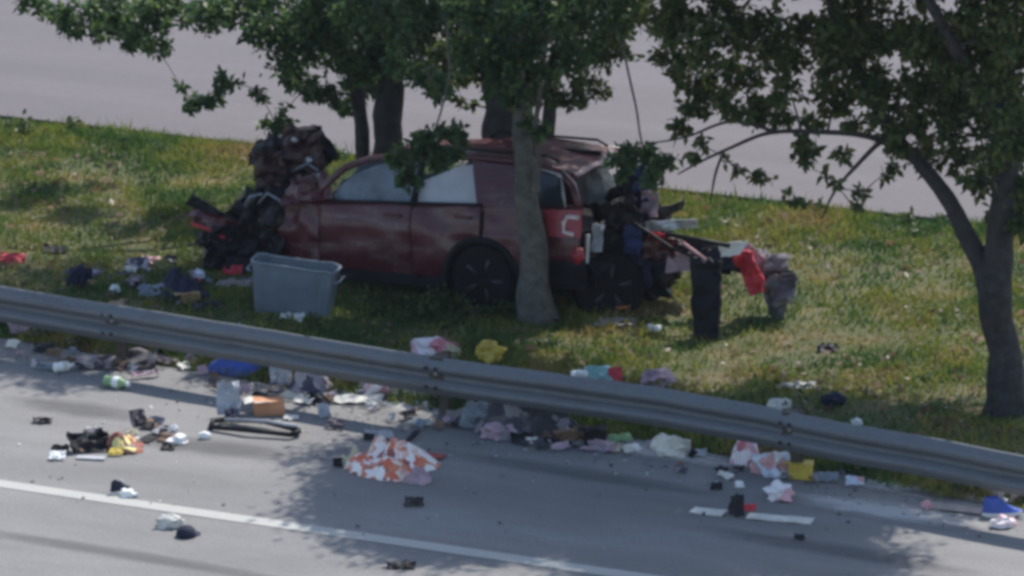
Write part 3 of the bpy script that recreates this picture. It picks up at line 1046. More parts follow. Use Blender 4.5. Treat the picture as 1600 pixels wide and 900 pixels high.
# roof and pillars
zr = ptsf([(-1.5, 1.55), (-1.25, 1.63), (-1.0, 1.66), (-0.5, 1.675), (-0.1, 1.665), (0.4, 1.655), (0.75, 1.61), (0.98, 1.54)])
V, Fq = [], []
nu, nv = 30, 16
for layer in (0, 1):
    for j in range(nv + 1):
        for i in range(nu + 1):
            x = -1.5 + 2.48 * i / nu
            s = -1 + 2 * j / nv
            z = zr(x) - 0.055 * abs(s) ** 3 + 0.035 * nz(x * 2.4, s * 2.4) - layer * 0.03 - 0.1 * max(0, s) * max(0, -x - 0.2)
            V.append((x, s * 0.69, z))
w = nu + 1
k = w * (nv + 1)
for j in range(nv):
    for i in range(nu):
        q = (j * w + i, j * w + i + 1, (j + 1) * w + i + 1, (j + 1) * w + i)
        Fq += [q, tuple(a + k for a in q[::-1])]
rim = [i for i in range(w)] + [j * w + nu for j in range(1, nv + 1)] + [nv * w + i for i in range(nu - 1, -1, -1)] + [j * w for j in range(nv - 1, 0, -1)]
for i in range(len(rim)):
    a, b = rim[i], rim[(i + 1) % len(rim)]
    Fq.append((b, a, a + k, b + k))
mesh_obj('roof', V, Fq, M_RED, SUV, True)
MB().tube([(-2.06, -0.92, 1.07), (-1.93, -0.87, 1.27), (-1.75, -0.79, 1.44), (-1.48, -0.715, 1.54), (-0.9, -0.69, 1.615), (-0.1, -0.69, 1.625), (0.45, -0.69, 1.61), (0.8, -0.7, 1.55), (0.98, -0.76, 1.42), (1.1, -0.86, 1.2)],
          [0.045, 0.042, 0.04, 0.038, 0.036, 0.036, 0.036, 0.04, 0.045, 0.05], 8).build('roof_rail', M_RED, SUV, True)
MB().tube([(-2.02, 0.91, 1.07), (-1.85, 0.82, 1.3), (-1.45, 0.705, 1.47), (-0.1, 0.69, 1.61), (0.8, 0.7, 1.55), (1.1, 0.86, 1.2)], 0.04, 8).build('roof_rail', M_RED, SUV, True)
for yy in (-0.56, 0.56):
    MB().tube([(-0.7, yy, 1.64), (-0.6, yy, 1.69), (0.6, yy, 1.68), (0.72, yy, 1.62)], 0.016, 6).build('roof_rack_bar', M_BLACK, SUV, True)
MB().tube([(-0.86, -0.925, 1.1), (-0.84, -0.83, 1.35), (-0.82, -0.72, 1.6)], 0.038, 6).build('pillar', M_BLACK, SUV, True)
# broad painted rear pillar
glass('rear_pillar', [(-0.08, 1.15), (0.36, 1.17), (0.42, 1.2), (0.36, 1.58), (-0.22, 1.6), (-0.2, 1.5)], M_RED, -0.012)
glass('front_window', [(-1.97, 1.1), (-0.89, 1.12), (-0.86, 1.585), (-1.15, 1.565), (-1.47, 1.51), (-1.72, 1.41), (-1.88, 1.26)], M_PANE, 0.012)
glass('airbag_curtain', [(-1.92, 1.05), (-0.95, 1.08), (-0.9, 1.55), (-1.15, 1.53), (-1.45, 1.46), (-1.68, 1.36), (-1.84, 1.22)], M_GREYCLOTH, 0.10)
glass('rear_window', [(-0.82, 1.13), (-0.09, 1.15), (-0.22, 1.58), (-0.82, 1.58)], M_PANE, 0.012)
cb = glass('airbag_curtain', [(-0.84, 1.08), (-0.05, 1.1), (-0.16, 1.56), (-0.4, 1.53), (-0.84, 1.34)], M_AIRBAG, 0.07)
glass('quarter_window', [(0.47, 1.2), (0.93, 1.22), (0.82, 1.5), (0.42, 1.57)], M_QPANE, -0.004)
MB().tube([(0.42, -0.7, 1.585), (0.83, -0.74, 1.52), (0.96, -0.9, 1.21)], 0.014, 6).build('chrome_strip', M_STEEL, SUV, True)
sheet('windscreen', [(-2.0, -0.82, 1.1), (-1.98, 0.82, 1.08), (-1.47, 0.62, 1.47), (-1.48, -0.66, 1.55)], M_GLASSD, (12, 8), 0.03, 4, 2, 0.006, parent=SUV)
for yy in (-0.45, 0.45):                                   # seats
    st = lump('seat', (-0.85, yy, 0.98), (0.16, 0.27, 0.42), M_BLACK, 0.08, 1.5, 3, parent=SUV, smooth=True)
    lump('headrest', (-0.78, yy, 1.45), (0.06, 0.13, 0.09), M_BLACK, 0.05, 1.5, 4, parent=st, smooth=True)
lump('dashboard', (-1.75, 0, 1.0), (0.25, 0.8, 0.16), M_BLACK, 0.2, 2, 5, parent=SUV)


def wheel(loc, rot, name='wheel'):
    w_ = bpy.data.objects.new(name, None)
    w_.location = loc
    w_.rotation_euler = rot
    w_.parent = SUV
    COL.objects.link(w_)
    Mx = Matrix.Rotation(math.pi / 2, 4, 'X')
    MB().lathe([(0.24, -0.11), (0.33, -0.125), (0.368, -0.11), (0.38, -0.07), (0.38, 0.07), (0.368, 0.11), (0.33, 0.125), (0.24, 0.11)], 28, Mx).build('tyre', M_TYRE, w_, True)
    rm = MB().lathe([(0.235, -0.08), (0.245, 0.06), (0.255, 0.105), (0.235, 0.1), (0.2, 0.07), (0.07, 0.06), (0.05, 0.085), (0.03, 0.09)], 28, Mx)
    for i in range(5):
        t_ = 2 * math.pi * i / 5 + 0.3
        rm.tube([Mx @ Vector((0.05 * math.cos(t_), 0.05 * math.sin(t_), 0.085)), Mx @ Vector((0.235 * math.cos(t_), 0.235 * math.sin(t_), 0.1))], [0.022, 0.028], 6)
    rm.build('rim', M_RIM, w_, True)
    return w_


wheel((0.0, -0.86, 0.38), (RAD(4), RAD(20), RAD(0)))
wheel((0.05, 0.82, 0.38), (RAD(-6), RAD(50), RAD(8)))
wheel((1.22, -0.45, 0.3), (RAD(-14), RAD(10), RAD(38)))
wheel((-2.98, -0.6, 0.46), (RAD(-18), RAD(40), RAD(-35)))

# tail: lamps, bumper, cargo opening
MB().box((0.55, 0, 0.75), (0.95, 1.62, 0.3)).build('cargo_floor', M_BLACK, SUV)


def qp(x, z, out=0.0):
    return Vector((x, -(prof(z) - 0.12 * max(0, x - 0.55)) - out, z))


lens = sheet('tail_lamp', [qp(0.8, 0.9, 0.014), qp(1.145, 0.9, 0.014), qp(1.135, 1.19, 0.018), qp(0.72, 1.17, 0.018)], M_REDB, (6, 5), 0.006, 5, 4, 0.02, parent=SUV)
cpath = [qp(1.12, 1.11, 0.035), qp(0.99, 1.12, 0.035), qp(0.955, 1.05, 0.035), qp(0.965, 0.96, 0.035), qp(1.08, 0.93, 0.035)]
MB().tube(cpath, 0.026, 8).build('lamp_element', M_PINKL, lens, True)
lump('broken_lamp', qp(1.12, 0.72, 0.01), (0.07, 0.05, 0.09), M_REDB, 0.2, 2, 6, parent=SUV)
sheet('bumper_side', [qp(0.48, 0.34, 0.015), qp(1.2, 0.36, 0.015), qp(1.2, 0.66, 0.012), qp(0.5, 0.62, 0.012)], M_BLACK, (8, 5), 0.02, 5, 6, 0.03, parent=SUV)
sheet('bumper', [(1.2, -0.8, 0.36), (1.3, 0.85, 0.3), (1.28, 0.85, 0.62), (1.2, -0.85, 0.66)], M_BLACK, (14, 5), 0.07, 4, 7, 0.03, 0.04, parent=SUV)
sheet('tailgate_lower', [(1.15, -0.7, 0.66), (1.3, 0.85, 0.62), (1.42, 0.85, 1.05), (1.2, -0.6, 0.98)], M_DARK, (14, 8), 0.16, 4, 8, 0.01, 0.06, parent=SUV)
for i, (a, bq) in enumerate((((1.16, -0.82, 0.62), (1.17, -0.8, 0.92)), ((1.2, -0.7, 0.75), (1.26, -0.62, 1.0)))):
    MB().tube([a, bq], 0.03, 6).build('bare_bracket', M_STEEL, SUV)


def W_(name, quad, Y, m, n=(8, 8), amp=0.08, freq=4, seed=0, thick=0.008, jag=0.1, dY=(0, 0, 0, 0), root=SUV, smooth=False):
    o = sheet(name, [at(x, y, Y + d) for (x, y), d in zip(quad, dY)], m, n, amp, freq, seed, thick, jag, smooth=smooth)
    return adopt(o, root) if root is not None else o


# front: folded bonnet, firewall, engine, bumper remains
W_('folded_bonnet', [(430, 295), (506, 292), (503, 196), (445, 196)], -0.2, M_BONNET, (12, 12), 0.13, 4.5, 1, dY=(-0.2, 0, 0.25, 0.1))
W_('folded_bonnet', [(388, 262), (446, 285), (462, 200), (398, 222)], -0.3, M_DARK, (10, 10), 0.12, 4, 2, dY=(-0.1, -0.1, 0.2, 0.2))
W_('torn_cowl', [(488, 205), (500, 198), (530, 243), (508, 262)], -0.1, M_BLACK, (6, 6), 0.05, 5, 3)
W_('torn_cowl', [(398, 300), (450, 302), (452, 262), (400, 262)], -0.4, M_BLACK, (8, 6), 0.1, 5, 4)
W_('crushed_cowl', [(440, 320), (520, 312), (512, 268), (455, 275)], -0.55, M_RED, (10, 8), 0.1, 5, 5, dY=(-0.3, -0.3, 0.1, 0.1))
W_('inner_fender', [(378, 415), (446, 432), (446, 308), (384, 300)], -0.72, M_DARK, (10, 12), 0.15, 4, 6)
for i, (x, y, rx, rz, Yq) in enumerate([(400, 345, 0.3, 0.3, -0.35), (355, 380, 0.28, 0.22, -0.5), (420, 380, 0.3, 0.3, -0.4), (455, 285, 0.25, 0.16, -0.2)]):
    adopt(lump('engine_block', at(x, y, Yq), (rx, 0.3, rz), M_DARK, 0.5, 2.4, 30 + i, sub=3), SUV)
for i, q in enumerate([[(322, 428), (392, 428), (388, 350), (330, 352)], [(385, 425), (440, 430), (440, 330), (388, 335)], [(392, 345), (436, 348), (430, 298), (396, 300)], [(396, 292), (452, 298), (440, 236), (392, 240)],
                       [(455, 262), (508, 275), (500, 205), (452, 210)]]):
    W_('crushed_front', q, -0.82 + 0.12 * i, (M_BLACK, M_DARK, M_BLACK, M_BONNET, M_BONNET)[i], (8, 8), 0.12, 5, 80 + i)
W_('bumper_remnant', [(296, 345), (385, 385), (392, 352), (300, 325)], -0.75, M_RED, (10, 5), 0.07, 5, 7, thick=0.02)
W_('bumper_remnant', [(288, 318), (368, 362), (372, 345), (298, 303)], -0.7, M_BLACK, (10, 4), 0.05, 5, 8, thick=0.03)
W_('splash_shield', [(318, 425), (400, 425), (400, 365), (322, 362)], -0.8, M_BLACK, (8, 6), 0.1, 5, 9)
for i, q in enumerate([[(404, 318), (418, 302), (436, 312), (442, 322)], [(382, 322), (390, 308), (410, 303)], [(452, 270), (480, 255), (497, 266), (505, 285)], [(300, 350), (320, 356), (352, 372)]]):
    adopt(MB().tube([at(x, y, -0.8 if i != 2 else -0.35) for x, y in q], 0.016 if i < 3 else 0.022, 6).build('bent_pipe', M_GREYB if i < 3 else M_SCARLET, smooth=True), SUV)
for i, (x, y) in enumerate([(483, 250), (498, 274), (460, 219)]):
    adopt(lump('torn_bracket', at(x, y, -0.45), (0.035, 0.03, 0.03), M_STEEL, 0.3, 2, 50 + i, sub=2), SUV)

# rear: torn tailgate and body pieces hanging out behind
W_('spoiler', [(864, 240), (940, 246), (938, 236), (864, 230)], 0.2, M_BLACK, (10, 3), 0.03, 6, 11, thick=0.04)
W_('tailgate_glass', [(905, 318), (955, 320), (948, 250), (893, 248)], 0.1, M_GREYP, (8, 8), 0.08, 4, 12)
W_('torn_trim', [(945, 300), (962, 290), (950, 262), (938, 266)], -0.1, M_OFFW, (5, 5), 0.04, 6, 13)
W_('tailgate_skin', [(930, 450), (1040, 452), (1032, 330), (925, 318)], 0.15, M_DARK, (12, 12), 0.2, 3.6, 14, dY=(-0.3, 0.2, 0.2, -0.2))
W_('tailgate_skin', [(945, 330), (1030, 335), (1015, 262), (960, 280)], 0.1, M_BLACK, (10, 10), 0.16, 4, 15)
W_('torn_lining', [(968, 450), (1022, 455), (1010, 335), (972, 330)], -0.25, M_NAVY, (8, 12), 0.1, 4, 16)
W_('torn_lining', [(985, 318), (1018, 312), (1012, 256), (990, 258)], -0.1, mat('blue_lining', (0.014, 0.026, 0.1), 0.7, 0.3, 6), (6, 8), 0.06, 5, 17)
W_('inner_panel', [(1000, 335), (1030, 338), (1028, 300), (1002, 296)], -0.15, M_MAUVE, (6, 6), 0.06, 5, 18)
W_('bent_trim_strip', [(1008, 362), (1088, 356), (1090, 342), (1008, 346)], -0.35, M_STEEL, (12, 3), 0.04, 4, 19, thick=0.015, jag=0.02)
W_('torn_quarter', [(1005, 402), (1056, 412), (1062, 372), (1008, 366)], -0.3, M_RED, (8, 6), 0.1, 4, 20)
W_('torn_quarter', [(1040, 425), (1075, 425), (1080, 395), (1046, 395)], -0.3, M_MAUVE, (6, 6), 0.08, 5, 21)
W_('underbody', [(905, 492), (1010, 470), (1030, 425), (915, 430)], 0.0, M_BLACK, (10, 6), 0.12, 4, 22)
W_('torn_quarter', [(925, 392), (944, 392), (938, 352), (924, 350)], -0.7, M_GREYP, (5, 6), 0.05, 5, 23)
for i, q in enumerate([[(1062, 376), (1084, 392), (1108, 410)], [(1040, 366), (1090, 374), (1140, 384)], [(985, 345), (1005, 358), (1050, 388), (1082, 400)]]):
    adopt(MB().tube([at(x, y, -0.55) for x, y in q], (0.02, 0.028, 0.02)[i], 6).build('bent_rail', (M_PINK, M_DARK, M_BLACK)[i], smooth=True), SUV)

for i, q in enumerate([[(935, 320), (990, 300), (1005, 345), (950, 360)], [(950, 400), (1010, 395), (1000, 350), (945, 345)], [(1010, 455), (1048, 440), (1040, 395), (1004, 400)], [(960, 300), (985, 275), (1000, 300), (975, 330)],
                       [(1012, 340), (1040, 350), (1036, 322), (1015, 318)], [(930, 470), (985, 478), (990, 440), (935, 425)]]):
    W_('torn_shard', q, -0.45 + 0.1 * i, (M_DARK, M_BLACK)[i % 2], (7, 7), 0.14, 5, 60 + i)
for i, (x, y, rx, rz, Yq, m) in enumerate([(970, 400, 0.3, 0.42, 0.1, M_BLACK), (1015, 400, 0.26, 0.34, 0.25, M_DARK), (985, 310, 0.22, 0.25, 0.3, M_BLACK), (1048, 405, 0.24, 0.18, 0.1, M_DARK), (950, 455, 0.3, 0.24, -0.1, M_BLACK), (1010, 440, 0.24, 0.16, 0.0, M_BLACK)]):
    adopt(lump('mangled_metal', at(x, y, Yq), (rx, 0.25, rz), m, 0.6, 2.3, 90 + i, sub=3), SUV)
W_('red_shred', [(1012, 378), (1052, 380), (1050, 366), (1016, 362)], -0.3, M_SCARLET, (6, 4), 0.05, 5, 71)
W_('blue_shred', [(972, 395), (1000, 400), (1002, 350), (978, 345)], -0.45, mat('blue_lining', (0.014, 0.026, 0.1)), (6, 8), 0.07, 5, 72)
# torn pieces lying or propped behind the tail
pb = gp(1106, 533)
o = sheet('torn_bumper_cover', [at(1087, 533, pb.y), at(1124, 535, pb.y), at(1126, 408, pb.y + 0.15), at(1078, 402, pb.y + 0.15)], M_BLACK, (8, 16), 0.05, 4, 31, 0.05, 0.08)
tag(o, 'tall black plastic panel standing upright in the grass behind the tail', 'car part')
pr = gp(1190, 500)
tb = thing('torn_bumper', 'torn bumper with a scarlet end and white patch, arched behind the upright black panel', 'car part', (pr.x, pr.y, 0.03))
W_('bumper_beam', [(1085, 425), (1152, 420), (1160, 378), (1098, 388)], pr.y - 0.1, M_NAVY, (10, 6), 0.08, 5, 32, thick=0.03, root=tb)
W_('red_end', [(1172, 462), (1194, 455), (1180, 390), (1142, 392)], pr.y - 0.25, M_SCARLET, (8, 12), 0.09, 5, 33, thick=0.03, root=tb)
W_('white_patch', [(1126, 402), (1156, 398), (1168, 376), (1124, 380)], pr.y - 0.3, M_WHITE, (6, 4), 0.04, 6, 34, root=tb)
for i, q in enumerate([[(1062, 400), (1110, 412), (1118, 380), (1066, 370)], [(1105, 432), (1140, 430), (1150, 400), (1110, 398)], [(1128, 425), (1165, 428), (1160, 395), (1130, 392)]]):
    W_('torn_bracket', q, pr.y - 0.05 + 0.1 * i, (M_DARK, M_BLACK, M_DARKMIX)[i], (7, 6), 0.1, 6, 140 + i, root=tb)
W_('bumper_foam', [(1148, 398), (1190, 440), (1200, 410), (1170, 380)], pr.y, M_MAUVE, (6, 6), 0.05, 6, 35, root=tb)
pg = gp(1215, 498)
gpn = thing('crumpled_sheet_metal', 'grey crumpled sheet bent like a knee at the far end of the torn bumper', 'car part', (pg.x, pg.y, 0.03))
M_MOTTLE = patches('mottled_grey', [(0.16, 0.15, 0.18), (0.09, 0.085, 0.11), (0.26, 0.25, 0.28), (0.13, 0.12, 0.14)], 9)
W_('upper_fold', [(1172, 462), (1240, 452), (1226, 400), (1158, 380)], pg.y, M_MOTTLE, (12, 10), 0.16, 5, 36, root=gpn)
W_('side_fold', [(1196, 470), (1238, 476), (1242, 425), (1200, 430)], pg.y - 0.15, M_MOTTLE, (8, 8), 0.12, 5, 37, root=gpn)
W_('hanging_strip', [(1204, 501), (1226, 499), (1232, 462), (1192, 458)], pg.y - 0.05, M_MOTTLE, (6, 6), 0.06, 5, 38, root=gpn)
W_('dark_lining', [(1166, 440), (1205, 470), (1210, 420), (1175, 400)], pg.y + 0.1, M_DARKMIX, (8, 8), 0.12, 5, 39, root=gpn)

# ------------------------------------------------------------------ scattered belongings
def g3(px, py):
    p = gp(px, py)
    on_road = p.y < rail_y(max(-12, min(16, p.x))) + 0.4
    p.z = 0.006 if on_road else max(0.0, height(p.x, p.y))
    p = gp(px, py, p.z)
    return p


def bag(px, py, w, h, m, label, seed, cat='bag', d=None, amp=0.4, name='crumpled_bag', lift=0.55, group=None):
    p = g3(px, py)
    sw, sh = S(p, w) / 2, S(p, h) / 2
    sd = S(p, d) / 2 if d else sw * 0.7
    root = thing(name, label, cat, p, group=group)
    adopt(lump('bag_body', p + Vector((0, 0, sh * lift)), (sw, sd, sh), m, amp, 1.9, seed, PSI + random.uniform(-0.4, 0.4), 3, p.z), root)
    e = p + RV * sw * random.uniform(-0.9, 0.9) + Vector((0, 0, sh * 0.5))
    adopt(sheet('bag_neck', [e, e + RV * sw * 0.5, e + RV * sw * 0.6 + Vector((0, 0, sh * 0.9)), e + RV * -sw * 0.1 + Vector((0, 0, sh * 0.8))], m, (5, 5), sw * 0.25, 9, seed, 0.004, 0.1), root)
    return root


def scrap(px, py, w, h, m, label, seed, cat='scrap', tilt=0.2, rot=0.0, amp=0.25, name='plastic_scrap', group=None, thick=0.008, n=(6, 5)):
    """a flat crumpled piece lying on the ground, w x h pixels as seen (h is foreshortened depth)"""
    p = g3(px, py)
    sw = S(p, w) / 2
    dp = S(p, h) / 2 / (math.sin(PITCH) * 1.15 + tilt)
    R = Matrix.Rotation(rot + PSI, 3, 'Z')
    q = []
    for a, b in ((-1, -1), (1, -1), (1, 1), (-1, 1)):
        q.append(p + R @ Vector((a * sw * random.uniform(0.8, 1.1), b * dp * random.uniform(0.7, 1.1), 0)) + Vector((0, 0, 0.02 + dp * tilt * (b + 1))))
    o = sheet(name, q, m, n, sw * amp, 2.2 / max(sw, 0.05), seed, thick, 0.14, floor=p.z + 0.002)
    return tag(o, label, cat, group)


def carton(px, py, w, h, m, label, seed, rot=0.0, cat='box', m2=None, name='cardboard_box', depth=0.7):
    p = g3(px, py)
    sw, sh = S(p, w), S(p, h) * 0.8
    root = thing(name, label, cat, p, (0, 0, PSI + rot))
    d = sw * depth
    bm = bmesh.new()
    bmesh.ops.create_cube(bm, size=1)
    bmesh.ops.subdivide_edges(bm, edges=bm.edges[:], cuts=3, use_grid_fill=True)
    for v in bm.verts:
        v.co = Vector((v.co.x * sw, v.co.y * d, (v.co.z + 0.5) * sh))
        k = noise.noise(v.co * 9 + Vector((seed, 0, 0)))
        v.co += Vector((k, noise.noise(v.co * 7 + Vector((0, seed, 0))), 0)) * sw * 0.07
        v.co.z = max(0.0, v.co.z * (1 + 0.12 * k))
    me = bpy.data.meshes.new('carton')
    bm.to_mesh(me)
    bm.free()
    me.materials.append(m)
    o = bpy.data.objects.new('carton', me)
    COL.objects.link(o)
    o.parent = root
    fl = sheet('flap', [(-sw / 2, -d / 2, sh), (sw * 0.1, -d / 2, sh), (sw * 0.05, -d * 0.8, sh * 1.15), (-sw * 0.5, -d * 0.85, sh * 1.1)], m2 or m, (4, 4), sw * 0.03, 8, seed, 0.005, parent=root)
    sheet('flap', [(-sw / 2, d / 2, sh), (-sw / 2, -d / 2, sh), (-sw * 0.8, -d * 0.4, sh * 0.85), (-sw * 0.8, d * 0.4, sh * 0.9)], m2 or m, (4, 4), sw * 0.03, 8, seed + 1, 0.005, parent=root)
    return root


def bottle(px, py, L, r, m, mcap, label, rot, name='bottle', cat='bottle'):
    p = g3(px, py)
    L, r = S(p, L), S(p, r)
    root = thing(name, label, cat, p, (0, 0, PSI + rot))
    Mx = Matrix.Translation((-L / 2, 0, r)) @ Matrix.Rotation(math.pi / 2, 4, 'Y')
    MB().lathe([(r * 0.7, 0), (r, L * 0.05), (r * 0.9, L * 0.3), (r, L * 0.35), (r, L * 0.65), (r * 0.4, L * 0.85), (r * 0.38, L * 0.9)], 14, Mx).build('bottle_body', m, root, True)
    MB().lathe([(r * 0.48, L * 0.9), (r * 0.48, L)], 12, Mx).build('cap', mcap, root)
    MB().lathe([(r * 1.03, L * 0.38), (r * 1.03, L * 0.62)], 14, Mx).build('wrapper', mcap, root)
    return root


def shoe(px, py, w, m, ms, label, rot):
    p = g3(px, py)
    L = S(p, w)
    root = thing('shoe', label, 'shoe', p, (0, 0, PSI + rot))
    sole = [(math.cos(t_) * L / 2, math.sin(t_) * L * (0.19 + 0.03 * math.cos(t_))) for t_ in [2 * math.pi * i / 20 for i in range(20)]]
    V = [(x, y, z) for z in (0.0, L * 0.1) for x, y in sole]
    mesh_obj('sole', V, [tuple(range(20))[::-1], tuple(range(20, 40))] + [(i, (i + 1) % 20, (i + 1) % 20 + 20, i + 20) for i in range(20)], ms, root)
    V, Fq = [], []
    for j in range(7):
        s = j / 6
        for i in range(20):
            x, y = sole[i]
            hgt = L * (0.1 + s * (0.36 if x < 0 else 0.36 - 0.5 * x / L))
            V.append((x * (1 - 0.35 * s) - 0.12 * L * s, y * (1 - 0.45 * s), hgt))
    for j in range(6):
        for i in range(20):
            Fq.append((j * 20 + i, j * 20 + (i + 1) % 20, (j + 1) * 20 + (i + 1) % 20, (j + 1) * 20 + i))
    mesh_obj('upper', V, Fq, m, root, True)
    MB().tube([(L * 0.05, -L * 0.08, L * 0.38), (L * 0.1, 0, L * 0.37), (L * 0.05, L * 0.08, L * 0.38)], L * 0.03, 6).build('laces', ms, root)
    return root


def cap_hat(px, py, w, m, mb, label, rot):
    p = g3(px, py)
    r = S(p, w) / 2
    root = thing('cap', label, 'cap', p, (0, 0, PSI + rot))
    MB().lathe([(r, 0), (r * 1.02, r * 0.3), (r * 0.9, r * 0.7), (r * 0.6, r * 1.0), (r * 0.2, r * 1.12), (r * 0.04, r * 1.16)], 18, Matrix.Identity(4)).build('crown', m, root, True)
    V, Fq = [], []
    for i in range(13):
        t_ = -1.1 + 2.2 * i / 12
        V += [(r * math.cos(t_), r * math.sin(t_), r * 0.12), (r * (math.cos(t_) * 1.0 + 0.75 * math.cos(t_ * 0.7)), r * math.sin(t_), r * 0.02), (r * (math.cos(t_) + 0.75 * math.cos(t_ * 0.7)), r * math.sin(t_), r * 0.08)]
    for i in range(12):
        a, b = i * 3, (i + 1) * 3
        Fq += [(a, a + 1, b + 1, b), (a + 1, a + 2, b + 2, b + 1), (a + 2, a, b, b + 2)]
    mesh_obj('brim', V, Fq, mb, root)
    return root


def clothes(px, py, w, h, hgt, m, label, seed, cat='clothing', name='crumpled_clothing', rot=0.0):
    p = g3(px, py)
    o = heap(name, (0, 0, 0), S(p, w) / 2, S(p, h) / 2 / (math.sin(PITCH) + 0.12), hgt, m, seed, 0)
    o.location = p
    o.rotation_euler = (0, 0, PSI + rot)
    return tag(o, label, cat)


def strip(px0, py0, px1, py1, wd, m, label, seed, cat='trim strip', name='trim_strip', lift=0.012, thick=0.012, amp=0.07):
    a, b = g3(px0, py0), g3(px1, py1)
    s = (b - a).normalized().cross(Vector((0, 0, 1))) * wd / 2
    z = Vector((0, 0, lift))
    o = sheet(name, [a - s + z, b - s + z, b + s + z, a + s + z], m, (12, 3), wd * amp, 3, seed, thick, 0.03, floor=0.012)
    return tag(o, label, cat)


# plastic tote beside the wreck
p = g3(458, 492)
tote = thing('storage_tote', 'large grey-blue plastic storage tote standing askew beside the front door of the wreck', 'tote', p, (RAD(3), RAD(5), PSI - RAD(14)))
tw, td, th = 0.93, 0.32, 0.57
V = []
for (sx, z) in ((0.86, 0.0), (0.98, th), (0.94, th), (0.82, 0.03)):
    for j in range(24):
        t_ = 2 * math.pi * (j + 0.5) / 24
        c_, s_ = math.cos(t_), math.sin(t_)
        e = 0.28
        x = math.copysign(abs(c_) ** e, c_) * tw / 2 * sx
        y = math.copysign(abs(s_) ** e, s_) * td / 2 * sx
        V.append((x + 0.02 * nz(j, z * 5), y + 0.03 * nz(j * 0.7, z * 4, 3), z + (0.03 * nz(j * 0.4, 2) if z > 0.2 else 0)))
Fq = [(k * 24 + j, k * 24 + (j + 1) % 24, (k + 1) * 24 + (j + 1) % 24, (k + 1) * 24 + j) for k in range(3) for j in range(24)] + [tuple(range(24))[::-1], tuple(72 + j for j in range(24))]
mesh_obj('tote_body', V, Fq, M_GREYB, tote)
rimv = [Vector(V[24 + j]) * 1.0 for j in range(24)] + [Vector(V[24])]
MB().tube(rimv, 0.018, 6, False).build('tote_rim', M_GREYB, tote, True)
for sx in (-1, 1):
    MB().tube([(sx * tw * 0.49, -0.12, th * 0.8), (sx * tw * 0.54, -0.1, th * 0.83), (sx * tw * 0.54, 0.1, th * 0.83), (sx * tw * 0.49, 0.12, th * 0.8)], 0.015, 6).build('tote_handle', M_GREYB, tote, True)

# on the road, left
bottle(100, 580, 34, 8, M_WHITE, M_OFFW, 'white plastic bottle lying on the shaded shoulder at the far left', 0.5)
bottle(183, 606, 46, 9, M_GREEN, M_WHITE, 'green and white bottle lying on the shoulder, the only green one', -0.5)
scrap(67, 660, 34, 8, M_DARK, 'small black scrap lying alone on the sunlit shoulder at far left', 1)
scrap(90, 718, 26, 14, M_WHITE, 'bright white flattened cup, leftmost of the sunlit pieces', 2, 'cup', 0.5, name='flattened_cup')
o = scrap(140, 704, 66, 34, M_BLACK, 'bent black plastic plate with one corner raised beside the white cup', 3, 'car part', 0.7, 0.2, 0.35, 'bent_plate')
strip(120, 716, 165, 718, 0.1, M_GREYP, 'short pale grey strip in front of the bent black plate', 4)
clothes(192, 700, 62, 26, 0.12, M_PACKET, 'torn brown and yellow snack packet beside the bent black plate', 5, 'packet', 'torn_packet', 0.5)
scrap(182, 712, 24, 12, M_YELL, 'yellow wrapper at the lower end of the brown packet', 6, 'wrapper', 0.5, name='wrapper')
scrap(206, 682, 20, 10, M_CREAM, 'cream wrapper at the upper end of the brown packet', 7, 'wrapper', 0.5, name='wrapper')
scrap(217, 668, 26, 30, M_DARKMIX, 'dark upright shard just above the brown packet', 8, 'shard', 1.4, 0.6, 0.3, 'plastic_shard')
strip(222, 692, 268, 668, 0.14, M_DARK, 'dark twisted strip pointing up to the right from the brown packet', 9)
bag(270, 676, 15, 15, M_WHITE, 'small white paper ball right of the dark twisted strip', 10, 'paper', name='paper_ball')
bag(276, 693, 30, 17, M_WHITE, 'white crumpled paper below the small paper ball', 11, 'paper', name='crumpled_paper')
scrap(262, 702, 22, 8, M_DARK, 'thin dark scrap below the white crumpled paper', 12)
bag(320, 685, 20, 15, M_WHITE, 'white foam cup at the left end of the black frame', 13, 'cup', amp=0.15, name='foam_cup')
scrap(357, 648, 34, 56, M_GREYP, 'pale grey bent panel standing upright behind the black frame', 14, 'car part', 1.8, 0.2, 0.3, 'bent_plate')
scrap(362, 660, 24, 22, M_NAVY, 'navy scrap leaning at the foot of the pale grey bent panel', 15, 'scrap', 0.9)
p = g3(400, 674)
fr = thing('window_frame', 'long black window frame lying flat on the road beside the orange box', 'car part', p, (0, 0, PSI - RAD(24)))
fb = S(p, 135)
for dy in (-0.14, 0.14):
    MB().tube([(-fb / 2, dy, 0.03), (0, dy * 1.15, 0.06), (fb / 2, dy * 0.6, 0.04)], 0.028, 6).build('frame_bar', M_BLACK, fr, True)
MB().tube([(-fb / 2, -0.14, 0.03), (-fb / 2 - 0.05, 0, 0.05), (-fb / 2, 0.14, 0.03)], 0.028, 6).build('frame_end', M_BLACK, fr, True)
MB().tube([(fb / 2, -0.084, 0.04), (fb / 2 + 0.04, 0, 0.05), (fb / 2, 0.084, 0.04)], 0.028, 6).build('frame_end', M_BLACK, fr, True)
MB().tube([(-fb * 0.4, 0.0, 0.08), (fb * 0.1, 0.05, 0.1), (fb * 0.48, 0.1, 0.07)], 0.02, 6).build('loose_seal', M_GREYP, fr, True)
carton(420, 645, 48, 28, M_ORANGE, 'orange and white cardboard box lying on the road behind the black frame', 16, 0.1, m2=M_OFFW)
scrap(455, 655, 24, 7, M_OFFW, 'thin pale sliver in front of the orange box', 17)
scrap(507, 652, 18, 22, M_GREYP, 'grey bent shard pointing down to the small dark one', 18, 'shard', 1.0, 0.4, name='plastic_shard')
scrap(524, 670, 32, 14, M_DARKMIX, 'black and white bent shard right of the black frame', 19, 'shard', 0.6, -0.3, name='plastic_shard')
